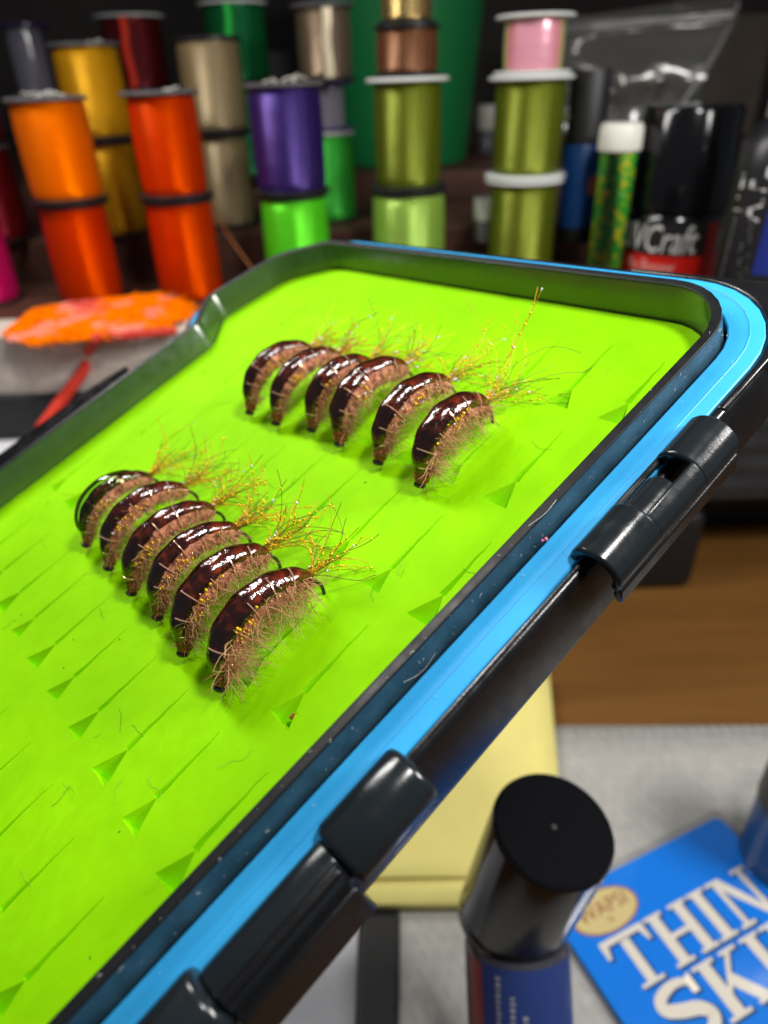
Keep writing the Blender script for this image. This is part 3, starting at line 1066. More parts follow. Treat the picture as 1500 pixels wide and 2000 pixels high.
# ------------------------------------------------------------------ bottom right: capped bottle, package, cut-off bottle
# bottle body stands on the mat; its cap sits askew
ctop = at(1082, 1615, 9.5)
cbase = at(1006, 1772, 10.9)
bot = hit(1030, 2330, 0.16)
bdir = None
btl = empty('adhesive_bottle', Matrix.Translation(bot), 'navy labelled adhesive bottle with tall gloss black cap beside the yellow pad', 'bottle')
axis = (ctop - cbase)
L = axis.length
zq = axis.to_track_quat('Z', 'Y').to_matrix().to_4x4()
MC = Matrix.Translation(cbase - bot) @ zq
rc = 243 * 9.5 / F / 2
bm = bmesh.new()
lathe(bm, [(rc * .97, 0), (rc, .05), (rc * 1.0, L - .1), (rc * .99, L - .05), (rc * .965, L - .015), (rc * .93, L)], 80, M4=MC)
obj('cap', bm, M['blackgloss'], btl, angle=18)
bm = bmesh.new()
lathe(bm, [(rc * .05, L + .002), (rc * .045, L + .012), (rc * .02, L + .014)], 16, M4=MC)
obj('cap_dot', bm, M['charcoal'], btl)  # small charcoal dot on the cap top
# collar and body, along a line from the cap base down to the mat
axis2 = (cbase - bot)
zq2 = axis2.to_track_quat('Z', 'Y').to_matrix().to_4x4()
L2 = axis2.length
ZB = zq2
mixq = zq.to_quaternion().slerp(zq2.to_quaternion(), 0.4).to_matrix().to_4x4()
bm = bmesh.new()
lathe(bm, [(rc * .55, -.5), (rc * .88, -.47), (rc * .96, -.36), (rc * .985, -.22), (rc * .97, -.07), (rc * .8, -.01)], 72, M4=Matrix.Translation(cbase - bot) @ mixq)
obj('collar', bm, M['blackgloss'], btl)
rbq = rc * 0.95
bm = bmesh.new()
lathe(bm, [(rbq * .9, .01), (rbq, .1), (rbq, L2 - .52), (rbq * .97, L2 - .44), (rbq * .7, L2 - .38)], 72, M4=ZB)
obj('body', bm, clear_mat('clear_bottle', (.75, .75, .78), .05, .06, .25, (.2, .2, .25)), btl)
def wrapz(name, r, a0, a1, z0, z1, m, n=24):
    bm = bmesh.new()
    g = [[bm.verts.new(ZB @ Vector((r * math.cos(a0 + (a1 - a0) * k / n), r * math.sin(a0 + (a1 - a0) * k / n), z))) for z in (z0, z1)] for k in range(n + 1)]
    for a, c in zip(g, g[1:]):
        bm.faces.new((a[0], c[0], c[1], a[1]))
    return obj(name, bm, m, btl)
loc = ZB.inverted().to_3x3() @ (CAM - bot)
fa = math.atan2(loc.y, loc.x)
wrapz('label_band', rbq * 1.004, fa - .75, fa + 1.25, .3, L2 - .50, M['navy'])
wrapz('red_stripe', rbq * 1.005, fa - 1.15, fa - .72, .3, L2 - .52, mat('dull_red_print', (.28, .03, .02), .35))
bm = bmesh.new()
g = R_(5)
for k, a in enumerate((-.42, -.16, .06, .3)):
    z = L2 - .62 - .25 * k
    while z > .4:
        dz = g.uniform(.03, .07)
        q = [ZB @ Vector((rbq * 1.009 * math.cos(fa + aa), rbq * 1.009 * math.sin(fa + aa), zz)) for aa, zz in ((a, z), (a + .07 + g.uniform(0, .03), z), (a + .07 + g.uniform(0, .03), z - dz), (a, z - dz))]
        bm.faces.new([bm.verts.new(p) for p in q])
        z -= dz + .03
tag(obj('fine_print', bm, M['greyink'], btl, smooth=False), kind='stuff')

# bottle cut by the right edge
b = hit(1527, 1688, 0.16)
d = depth_of(b)
rk = 160 * d / F / 2
kb = empty('resin_bottle', Matrix.Translation(b), 'blue bottle with charcoal cap cut off by the lower right frame edge', 'bottle')
h1, h2 = rise(b, 1578), rise(b, 1415)
bm = bmesh.new(); lathe(bm, [(rk * .9, .01), (rk, .1), (rk, h1)], 56); obj('body', bm, M['packdark'], kb)
bm = bmesh.new(); lathe(bm, [(rk * 1.02, h1 + .005), (rk * 1.04, h1 + .06), (rk * .98, h2 - .1), (rk * .9, h2)], 56); obj('cap', bm, M['charcoal'], kb)

# blue package: card front in a clear sleeve, big raised-looking letters
zp = 0.34
TL, TR, BLd = hit(1066, 1768, zp), hit(1403, 1594, zp), hit(1200, 2000, zp)
ex = (TR - TL); W = ex.length; ex.normalize()
ey = Vector((-ex.y, ex.x, 0))
if ey.dot(BLd - TL) > 0:
    ey = -ey                                   # ey points up the card
PM = Matrix(((ex.x, ey.x, 0, TL.x), (ex.y, ey.y, 0, TL.y), (0, 0, 1, zp), (0, 0, 0, 1)))
PMi = PM.inverted()
def pk(px, py):
    q = PMi @ hit(px, py, zp)
    return q.x, q.y
H = W * 1.9
pkg = empty('bait_skin_package', PM, 'bright blue flat package with big cream THIN SKIN lettering', 'package')
def rrect(x0, y0, x1, y1, r, n=6):
    out = []
    for cx, cy, a in ((x1 - r, y1 - r, 0), (x0 + r, y1 - r, 90), (x0 + r, y0 + r, 180), (x1 - r, y0 + r, 270)):
        for k in range(n + 1):
            t = math.radians(a + 90 * k / n)
            out.append((cx + r * math.cos(t), cy + r * math.sin(t)))
    return out
bm = bmesh.new(); prism(bm, rrect(0, -H, W, 0, .18), -.14, 0); obj('card', bm, M['pack'], pkg, smooth=False)
bm = bmesh.new(); prism(bm, rrect(-.12, -H - .3, W + .14, .14, .2), .012, .02)
obj('sleeve', bm, M['sleeve'], pkg, smooth=False)
# slab serif letters on a unit cell: height 1
def L_T():
    return [[(.40, 0), (.40, .86), (.60, .86), (.60, 0)], [(.25, 0), (.25, .07), (.75, .07), (.75, 0)], [(0, .88), (0, 1), (1, 1), (1, .88)], [(0, .66), (.0, .88), (.14, .88), (.07, .66)], [(1, .66), (.93, .66), (.86, .88), (1, .88)]]
def L_H():
    o = []
    for x in (.2, .8):
        o += [[(x - .11, .05), (x - .11, .95), (x + .11, .95), (x + .11, .05)], [(x - .21, 0), (x - .21, .07), (x + .21, .07), (x + .21, 0)], [(x - .21, .93), (x - .21, 1), (x + .21, 1), (x + .21, .93)]]
    return o + [[(.25, .45), (.25, .55), (.75, .55), (.75, .45)]]
def L_I():
    return [[(.10, .05), (.10, .95), (.32, .95), (.32, .05)], [(0, 0), (0, .07), (.42, .07), (.42, 0)], [(0, .93), (0, 1), (.42, 1), (.42, .93)]]
def L_N():
    return [[(.16, .05), (.16, .95), (.27, .95), (.27, .05)], [(.05, 0), (.05, .07), (.40, .07), (.40, 0)], [(0, .93), (0, 1), (.30, 1), (.30, .93)],
            [(.12, 1), (.36, 1), (.92, 0), (.76, 0)], [(.80, .06), (.80, .95), (.91, .95), (.91, .06)], [(.68, .93), (.68, 1), (1.03, 1), (1.03, .93)]]
def L_K():
    return [[(.12, .05), (.12, .95), (.36, .95), (.36, .05)], [(0, 0), (0, .07), (.48, .07), (.48, 0)], [(0, .93), (0, 1), (.48, 1), (.48, .93)],
            [(.34, .44), (.75, .96), (.87, .96), (.34, .32)], [(.62, .93), (.62, 1), (1.0, 1), (1.0, .93)], [(.42, .50), (.58, .66), (1.0, .05), (.74, .05)], [(.66, 0), (.66, .07), (1.08, .07), (1.08, 0)]]
def L_S():
    pts = catmull([(.86, .72, 0), (.80, .88, 0), (.52, .94, 0), (.20, .84, 0), (.16, .66, 0), (.42, .53, 0), (.70, .44, 0), (.84, .26, 0), (.66, .08, 0), (.40, .06, 0), (.14, .14, 0), (.08, .32, 0)], 5)
    out = []
    for i in range(len(pts) - 1):
        a, c = pts[i], pts[i + 1]
        t0, t1 = i / (len(pts) - 1), (i + 1) / (len(pts) - 1)
        wd = lambda t: .045 + .075 * math.sin(PI * t) ** 1.2
        da = pts[min(i + 1, len(pts) - 1)] - pts[max(i - 1, 0)]
        dc = pts[min(i + 2, len(pts) - 1)] - pts[i]
        na, nc = Vector((-da.y, da.x, 0)).normalized(), Vector((-dc.y, dc.x, 0)).normalized()
        q = [a - na * wd(t0), a + na * wd(t0), c + nc * wd(t1), c - nc * wd(t1)]
        out.append([(p.x, p.y) for p in q])
    return out + [[(.78, .66), (.78, .92), (.92, 1.0), (.92, .66)], [(.03, .02), (.03, .36), (.13, .36), (.16, .12)]]
GL = dict(T=(L_T, 1.0), H=(L_H, 1.0), I=(L_I, .42), N=(L_N, 1.02), S=(L_S, .95), K=(L_K, 1.06))
def word(s, x0, y0, wd, ht, gap=.06):
    tot = sum(GL[c][1] for c in s) + gap * (len(s) - 1)
    k = wd / tot
    x = x0
    for c in s:
        fn, adv = GL[c]
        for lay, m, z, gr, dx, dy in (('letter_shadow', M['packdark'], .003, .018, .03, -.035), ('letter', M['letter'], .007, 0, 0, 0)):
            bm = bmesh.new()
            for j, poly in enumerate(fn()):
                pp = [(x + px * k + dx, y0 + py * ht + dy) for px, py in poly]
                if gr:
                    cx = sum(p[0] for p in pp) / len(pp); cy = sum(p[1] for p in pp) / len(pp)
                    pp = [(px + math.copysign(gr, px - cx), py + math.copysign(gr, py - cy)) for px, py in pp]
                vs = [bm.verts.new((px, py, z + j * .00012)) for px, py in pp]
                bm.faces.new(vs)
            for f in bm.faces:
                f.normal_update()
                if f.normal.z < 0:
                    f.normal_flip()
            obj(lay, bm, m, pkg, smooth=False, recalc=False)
        x += (adv + gap) * k
# THIN: T left-top (1151,1860), T foot (1230,1947), N right
xa, ya = pk(1150, 1858)
xb, yb = pk(1236, 1946)
ht = (ya - yb) * 1.02
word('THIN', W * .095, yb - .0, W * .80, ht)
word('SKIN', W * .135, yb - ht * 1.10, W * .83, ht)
# oval badge
ox, oy = pk(1181, 1778)
rx = (pk(1240, 1745)[0] - pk(1120, 1812)[0]) / 2
ry = rx * .55
for nm, m, z, k in (('badge_border', M['rustink'], .004, 1.0), ('badge', M['cream'], .0065, .94)):
    bm = bmesh.new()
    bm.faces.new([bm.verts.new((ox + rx * k * math.cos(a), oy + ry * k * math.sin(a) * (1 if k == 1 else .98), z)) for a in [i * PI / 24 for i in range(48)]])
    obj(nm, bm, m, pkg, smooth=False)
obj('badge_lettering', text_bm('WAPSI', rx * .52, 0, M4=Matrix.Translation((ox, oy + ry * .12, .009))), M['rustink'], bpy.data.objects['badge'], smooth=False)
obj('fine_print', text_bm('fly', rx * .2, 0, M4=Matrix.Translation((ox, oy - ry * .45, .009))), M['rustink'], pkg, smooth=False)

# ------------------------------------------------------------------ the fly box
def rounded(pts, rad, n=7):
    """open polyline with rounded corners"""
    out = [Vector((*pts[0], 0))]
    for i in range(1, len(pts) - 1):
        p0, p1, p2 = [Vector((*pts[k], 0)) for k in (i - 1, i, i + 1)]
        a, c = (p0 - p1), (p2 - p1)
        la, lc = a.length, c.length
        a.normalize(); c.normalize()
        ang = a.angle(c)
        t = min(rad[i] / math.tan(ang / 2), la * .48, lc * .48)
        r = t * math.tan(ang / 2)
        cen = p1 + (a + c).normalized() * (r / math.sin(ang / 2))
        s, e = p1 + a * t - cen, p1 + c * t - cen
        for k in range(n + 1):
            q = s.normalized().slerp(e.normalized(), k / n) * s.length
            out.append(cen + q)
    out.append(Vector((*pts[-1], 0)))
    return [(p.x, p.y) for p in out]

VN = -9.0
contour_pts = [(3.80, VN + 0.6), (3.80, 1.46), (-2.30, 1.40), (-3.02, 0.92), (-3.28, -0.18), (-2.74, -0.72), (-2.70, VN + 0.6)]
contour = rounded(contour_pts, [0, .62, .55, .6, .22, .30, 0], 8)
# close it at the near end too
near = rounded([(-2.70, -6.0), (-2.70, VN), (3.80, VN), (3.80, -6.0)], [0, .6, .6, 0], 8)[1:-1]
loop = contour[1:-1]
full = loop + near
def area(p):
    return sum(p[i][0] * p[(i + 1) % len(p)][1] - p[(i + 1) % len(p)][0] * p[i][1] for i in range(len(p))) / 2
if area(full) < 0:
    full = full[::-1]
# densify long straight runs a little
dens = []
for i in range(len(full)):
    a, c = Vector(full[i]), Vector(full[(i + 1) % len(full)])
    k = max(1, int((c - a).length / 0.7))
    for j in range(k):
        dens.append(tuple(a.lerp(c, j / k)))
full = dens
NF = len(full)
nrm = []
for i in range(NF):
    a, c = Vector(full[i - 1]), Vector(full[(i + 1) % NF])
    t = (c - a).normalized()
    nrm.append(Vector((t.y, -t.x)))            # outward for CCW
def sweep(prof, closed=True, ease=0.0):
    bm = bmesh.new()
    rings = []
    for (off, h) in prof:
        rings.append([bm.verts.new((full[i][0] + nrm[i].x * off, full[i][1] + nrm[i].y * off, h)) for i in range(NF)])
    pr = list(zip(rings, rings[1:])) + ([(rings[-1], rings[0])] if closed else [])
    for a, c in pr:
        for i in range(NF):
            j = (i + 1) % NF
            bm.faces.new((a[i], a[j], c[j], c[i]))
    return bm

fbox = empty('fly_box', BOX, 'open black fly box with lime slit foam, blue gasket and hinge lugs', 'fly box')
HR = 0.385
# inner wall (smoke plastic), the flat rim on it, and its dark outer side
obj('inner_wall', sweep([(0.0, -0.30), (0.035, HR - .03), (0.05, HR - 0.004), (0.07, HR - .004), (.07, -.30)]), M['smoke'], fbox, angle=35)
obj('rim', sweep([(0.045, HR), (0.05, HR + .003), (0.126, HR + .003), (0.132, HR - .006), (0.132, HR - .012), (.045, HR - .012)]), M['rim'], fbox, angle=35)
obj('rim_side', sweep([(0.072, HR - .013), (0.130, HR - .013), (0.140, 0.0), (0.072, 0.0)]), M['rimside'], fbox, angle=35)
# gasket: flat top with a fine crease, then a fall towards the outer rim
obj('gasket', sweep([(0.165, 0.08), (0.168, 0.185), (0.180, 0.195), (0.335, 0.197), (0.345, 0.203), (0.352, 0.197), (0.455, 0.175), (0.465, 0.165), (0.465, 0.08)]), M['gasket'], fbox, angle=25)
# outer shell
obj('shell', sweep([(0.152, 0.05), (0.47, 0.05), (0.472, 0.150), (0.482, 0.163), (0.4980, 0.1650), (0.5102, 0.1636), (0.5219, 0.1596), (0.5323, 0.1530), (0.5410, 0.1443), (0.5476, 0.1339), (0.5516, 0.1222), (0.5530, 0.1100), (0.585, -0.34), (0.57, -0.40), (0.5, -0.50), (0.3, -0.51), (0.072, -0.45)]), M['shell'], fbox, angle=30)
bm = bmesh.new()
bm.faces.new([bm.verts.new((full[i][0] + nrm[i].x * .45, full[i][1] + nrm[i].y * .45, -.505)) for i in range(NF)])
obj('base_plate', bm, M['shell'], fbox, smooth=False)
# the shell's far right corner is squarer than the gasket inside it
bm = bmesh.new()
cor = [(3.18 + 1.096 * math.cos(k * PI / 24), 0.84 + 1.096 * math.sin(k * PI / 24)) for k in range(13)]
cor += [(2.40, 1.937), (2.40, 1.995), (3.18, 2.012)]
cor += [(4.345 - .42 + .42 * math.cos(PI / 2 - k * PI / 16), 2.02 - .42 + .42 * math.sin(PI / 2 - k * PI / 16)) for k in range(9)]
cor += [(4.345, .84), (4.345, .30), (4.274, .30)]
prism(bm, cor, -.30, .175)
obj('corner_shell', bm, M['shell'], fbox, bevel=.025, segs=3)
# latch flange on the far left edge
bm = bmesh.new()
prism(bm, [(-3.22, -1.85), (-3.84, -1.72), (-3.98, -2.4), (-4.0, -7.5), (-3.22, -7.5)], -0.02, 0.10)
obj('latch_flange', bm, M['shell'], fbox, bevel=.03)

# foam pad with the slits cut into it
bm = bmesh.new()
inset = [(full[i][0] - nrm[i].x * .012, full[i][1] - nrm[i].y * .012) for i in range(NF)]
prism(bm, inset, -.40, 0)
foam = obj('foam_pad', bm, M['foam'], fbox, smooth=False)
bm = bmesh.new()
PITCHV, PU = 1.24516, 0.6
notches = []
rngf = R_(23)
def tetra(bm, L, B, A, D):
    v = [bm.verts.new(p) for p in (L, B, A, D)]
    for q in ((0, 1, 2), (0, 3, 1), (1, 3, 2), (2, 3, 0)):
        bm.faces.new([v[k] for k in q])
for k in range(0, 7):
    for i2 in range(-10, 13):
        if (i2 % 2) != (k % 2):
            continue
        u = i2 / 2 * PU
        v = -k * PITCHV
        if not (-2.30 < u < 3.80) or v < -8.4:
            continue
        ju = rngf.uniform(-.018, .018)
        gape = rngf.uniform(.78, 1.04)
        shut = (k == 0 and u < 2.3) or (k in (1, 2) and u < .9)
        if shut:
            gape *= .35
        Lp, Bp, Ap = (u - .145 - .145 * gape, v + rngf.uniform(-.012, .012)), (u - .145 + .145 * gape, v + rngf.uniform(-.01, .01)), (u - .145 + ju, v + .30 * (.5 + .5 * gape))
        if u > 3.72:
            Bp = (3.74, v)
        notches.append((u, v))
        e = .02
        cx, cy = (Lp[0] + Bp[0] + Ap[0]) / 3, (Lp[1] + Bp[1] + Ap[1]) / 3
        up = lambda p: Vector((p[0] + (p[0] - cx) * e * 3, p[1] + (p[1] - cy) * e * 3, e))
        D = Vector((u - .145 + .11 * gape, v + .03, -.21 * gape))
        tetra(bm, up(Lp), up(Bp), up(Ap), D)
        # the closed slit beyond the opening: a shallow, slightly wandering groove
        ln = rngf.uniform(.60, .72)
        pts = []
        nseg = 6
        for s in range(nseg + 1):
            t = s / nseg
            wdt = .030 * gape * (1 - t) ** 1.4 + .005
            pts.append((Ap[0] + rngf.uniform(-.006, .006) - .012 * t, Ap[1] - .02 + ln * t, wdt))
        left = [bm.verts.new((x - w2, y, .012)) for x, y, w2 in pts]
        right = [bm.verts.new((x + w2, y, .012)) for x, y, w2 in pts]
        bot_ = [bm.verts.new((x + .012 * (1 - s / nseg), y, -.12 * (1 - .75 * s / nseg))) for s, (x, y, w2) in enumerate(pts)]
        for s in range(nseg):
            bm.faces.new((left[s], right[s], right[s + 1], left[s + 1]))
            bm.faces.new((left[s], left[s + 1], bot_[s + 1], bot_[s]))
            bm.faces.new((right[s + 1], right[s], bot_[s], bot_[s + 1]))
        bm.faces.new((left[0], bot_[0], right[0]))
        bm.faces.new((left[-1], right[-1], bot_[-1]))
cut = obj('slit_cutter', bm, M['foam'], None, smooth=False, matrix=BOX)
md = foam.modifiers.new('slits', 'BOOLEAN')
md.operation = 'DIFFERENCE'
md.solver = 'EXACT'
md.use_self = True
md.object = cut
bpy.context.view_layer.update()
nm = bpy.data.meshes.new_from_object(foam.evaluated_get(bpy.context.evaluated_depsgraph_get()))
foam.modifiers.clear()
old = foam.data
foam.data = nm
nm.name = 'foam_pad'
bpy.data.meshes.remove(old)
bpy.data.objects.remove(cut)
print('foam faces', len(nm.polygons))

# hinge lugs on the right edge: open C barrel with a window and a rod in it, then plain barrels
def c_profile(a0, a1, ro, ri, n=22):
    out = [(ro * math.cos(a0 + (a1 - a0) * k / n), ro * math.sin(a0 + (a1 - a0) * k / n)) for k in range(n + 1)]
    out += [(ri * math.cos(a1 + (a0 - a1) * k / n), ri * math.sin(a1 + (a0 - a1) * k / n)) for k in range(n + 1)]
    return out
def extrude_v(bm, prof, cu, ch, v0, v1):
    a = [bm.verts.new((cu + x, v0, ch + y)) for x, y in prof]
    c = [bm.verts.new((cu + x, v1, ch + y)) for x, y in prof]
    n = len(prof)
    bm.faces.new(a); bm.faces.new(c[::-1])
    for k in range(n):
        bm.faces.new((a[k], a[(k + 1) % n], c[(k + 1) % n], c[k]))
rad = math.radians
CU, CH = 4.40, 0.13
lug = None
bm = bmesh.new()
extrude_v(bm, c_profile(rad(196), rad(-40), .215, .142), CU, CH, -1.52, -1.00)
lug = obj('hinge_lug', bm, M['barrel'], fbox, bevel=.028, segs=3)
bm = bmesh.new()
extrude_v(bm, c_profile(rad(196), rad(-40), .215, .142), CU, CH, -0.44, 0.04)
obj('hinge_lug', bm, M['barrel'], fbox, bevel=.028, segs=3)
bm = bmesh.new()
extrude_v(bm, c_profile(rad(58), rad(-40), .213, .138, 14), CU, CH, -1.02, -0.42)
obj('lug_bridge', bm, M['barrel'], fbox, bevel=.03, segs=4)
bm = bmesh.new()
extrude_v(bm, c_profile(rad(196), rad(146), .211, .155, 8), CU, CH, -1.03, -0.42)
obj('lug_lip', bm, M['barrel'], fbox, bevel=.018, segs=3)
bm = bmesh.new()
extrude_v(bm, c_profile(rad(192), rad(30), .155, .08, 14), CU, CH - .01, -1.03, -0.62)
obj('lug_trough', bm, M['barrel'], fbox, bevel=.02, segs=3)
bm = bmesh.new()
extrude_v(bm, [(.12, -.18), (.165, -.07), (.205, -.11), (.19, -.25), (.14, -.27)], CU, CH, -1.512, .034)
obj('lug_web', bm, M['shell'], fbox, bevel=.015)
CU2, CH2 = 4.37, 0.13
def barrel(v0, v1, r, nm='hinge_barrel', rr=.04, n=40):
    bm = bmesh.new()
    MR = Matrix.Translation((CU2, v0, CH2)) @ Matrix.Rotation(rad(-90), 4, 'X')
    Lb = v1 - v0
    lathe(bm, [(r - rr, 0), (r - rr * .3, rr * .3), (r, rr), (r, Lb - rr), (r - rr * .3, Lb - rr * .3), (r - rr, Lb)], n, M4=MR)
    return obj(nm, bm, M['barrel'], fbox, angle=50)
barrel(-4.05, -3.36, .215, rr=.05)
barrel(-4.99, -4.055, .160, 'hinge_pin_sleeve', rr=.02)
barrel(-6.4, -5.0, .225, rr=.05)
bm = bmesh.new()
for dv in ((-4.97, -4.08),):
    box(bm, CU2 + .10, CU2 + .16, dv[0], dv[1], CH2 + .09, CH2 + .155)
    box(bm, CU2 + .02, CU2 + .24, dv[0], dv[1], -.2, CH2 + .02)
obj('hinge_web', bm, M['shell'], fbox, bevel=.02)

# dust on rim and gasket, lint on the foam: loose bits, uncountable
rng = R_(31)
bm = bmesh.new()
for _ in range(150):
    v = rng.uniform(-5.5, 1.2)
    kind = rng.random()
    if kind < .55:
        u, h = 3.80 + rng.uniform(.154, .20), rng.uniform(.2, .36)
        u = 3.80 + .138
    elif kind < .8:
        u, h = 3.80 + rng.uniform(.21, .45), .199
    else:
        u, h = 3.80 + rng.uniform(.05, .15), HR + .004
    p = Vector((u, v, h))
    if rng.random() < .7:
        blob(bm, p, rng.uniform(.0011, .0028), 0, 1)
    else:
        a = rng.uniform(0, 6.28); l = rng.uniform(.015, .04)
        q = p + Vector((math.cos(a) * l * .4, math.sin(a) * l, rng.uniform(0, .02)))
        tube(bm, [p, p.lerp(q, .5) + Vector((0, 0, .008)), q], .0014, 4, 0)
# longer fibres stuck on the gasket edge
tube(bm, catmull([(3.95, -3.0, .27), (3.965, -2.85, .22), (3.97, -2.7, .26)], 5), .0011, 4)
tube(bm, catmull([(3.90, -1.55, .39), (3.94, -1.4, .40), (3.93, -1.25, .40)], 5), .0016, 4)
tag(obj('dust_specks', bm, M['dust'], matrix=BOX), 'pale dust and lint scattered on the box rim', 'dust', kind='stuff')
bm = bmesh.new()
blob(bm, Vector((3.985, -1.5, .24)), .016, 0, 2)
blob(bm, Vector((3.978, -1.53, .25)), .011, 0, 2)
tag(obj('pink_lint_speck', bm, M['pink'], matrix=BOX), 'tiny pink lint speck caught beside the blue gasket', 'lint')
bm = bmesh.new()
for _ in range(85):
    u, v = rng.uniform(-2.3, 3.6), rng.uniform(-6.2, 1.0)
    p = Vector((u, v, .004))
    a = rng.uniform(0, 6.28)
    if rng.random() < .45:
        l = rng.uniform(.008, .03)
        tube(bm, [p, p + Vector((math.cos(a) * l, math.sin(a) * l, 0))], .0035, 4)
    else:
        pts = [p]
        st = rng.uniform(.03, .07)
        for k in range(rng.randint(2, 5)):
            a += rng.uniform(-.7, .7)
            pts.append(pts[-1] + Vector((math.cos(a) * st, math.sin(a) * st, rng.uniform(-.003, .006))))
        for q in pts:
            q.z = max(q.z, .004)
        tube(bm, catmull(pts, 3), .0013, 4, 1 if rng.random() < .45 else 0)
tag(obj('lint_fibres', bm, [M['lint'], M['lintlight']], matrix=BOX), 'loose dark fibres and specks scattered over the lime foam', 'lint', kind='stuff')
bm = bmesh.new()
cu_, cv_ = 3.30 - .10, -3.73 + .07
tube(bm, [(cu_, cv_, -.03), (cu_ + .05, cv_ + .03, -.02)], .018, 6)
tube(bm, [(cu_ + .01, cv_ + .02, -.02), (cu_ + .05, cv_ + .055, -.01)], .014, 6)
tube(bm, [(cu_ + .07, cv_ - .04, -.06), (cu_ + .10, cv_ - .03, -.05)], .016, 6)
tag(obj('wire_scrap', bm, M['copper'], matrix=BOX), 'copper coloured wire scraps in an empty foam slit near the rim', 'wire scrap')

# ------------------------------------------------------------------ the flies
SP = [(0.02, .075, .030), (.045, .125, .050), (.075, .175, .064), (.105, .225, .080), (.18, .32, .104), (.30, .40, .120), (.45, .445, .126), (.61, .45, .124),
      (.77, .415, .114), (.90, .35, .098), (.99, .275, .078), (1.035, .205, .052)]

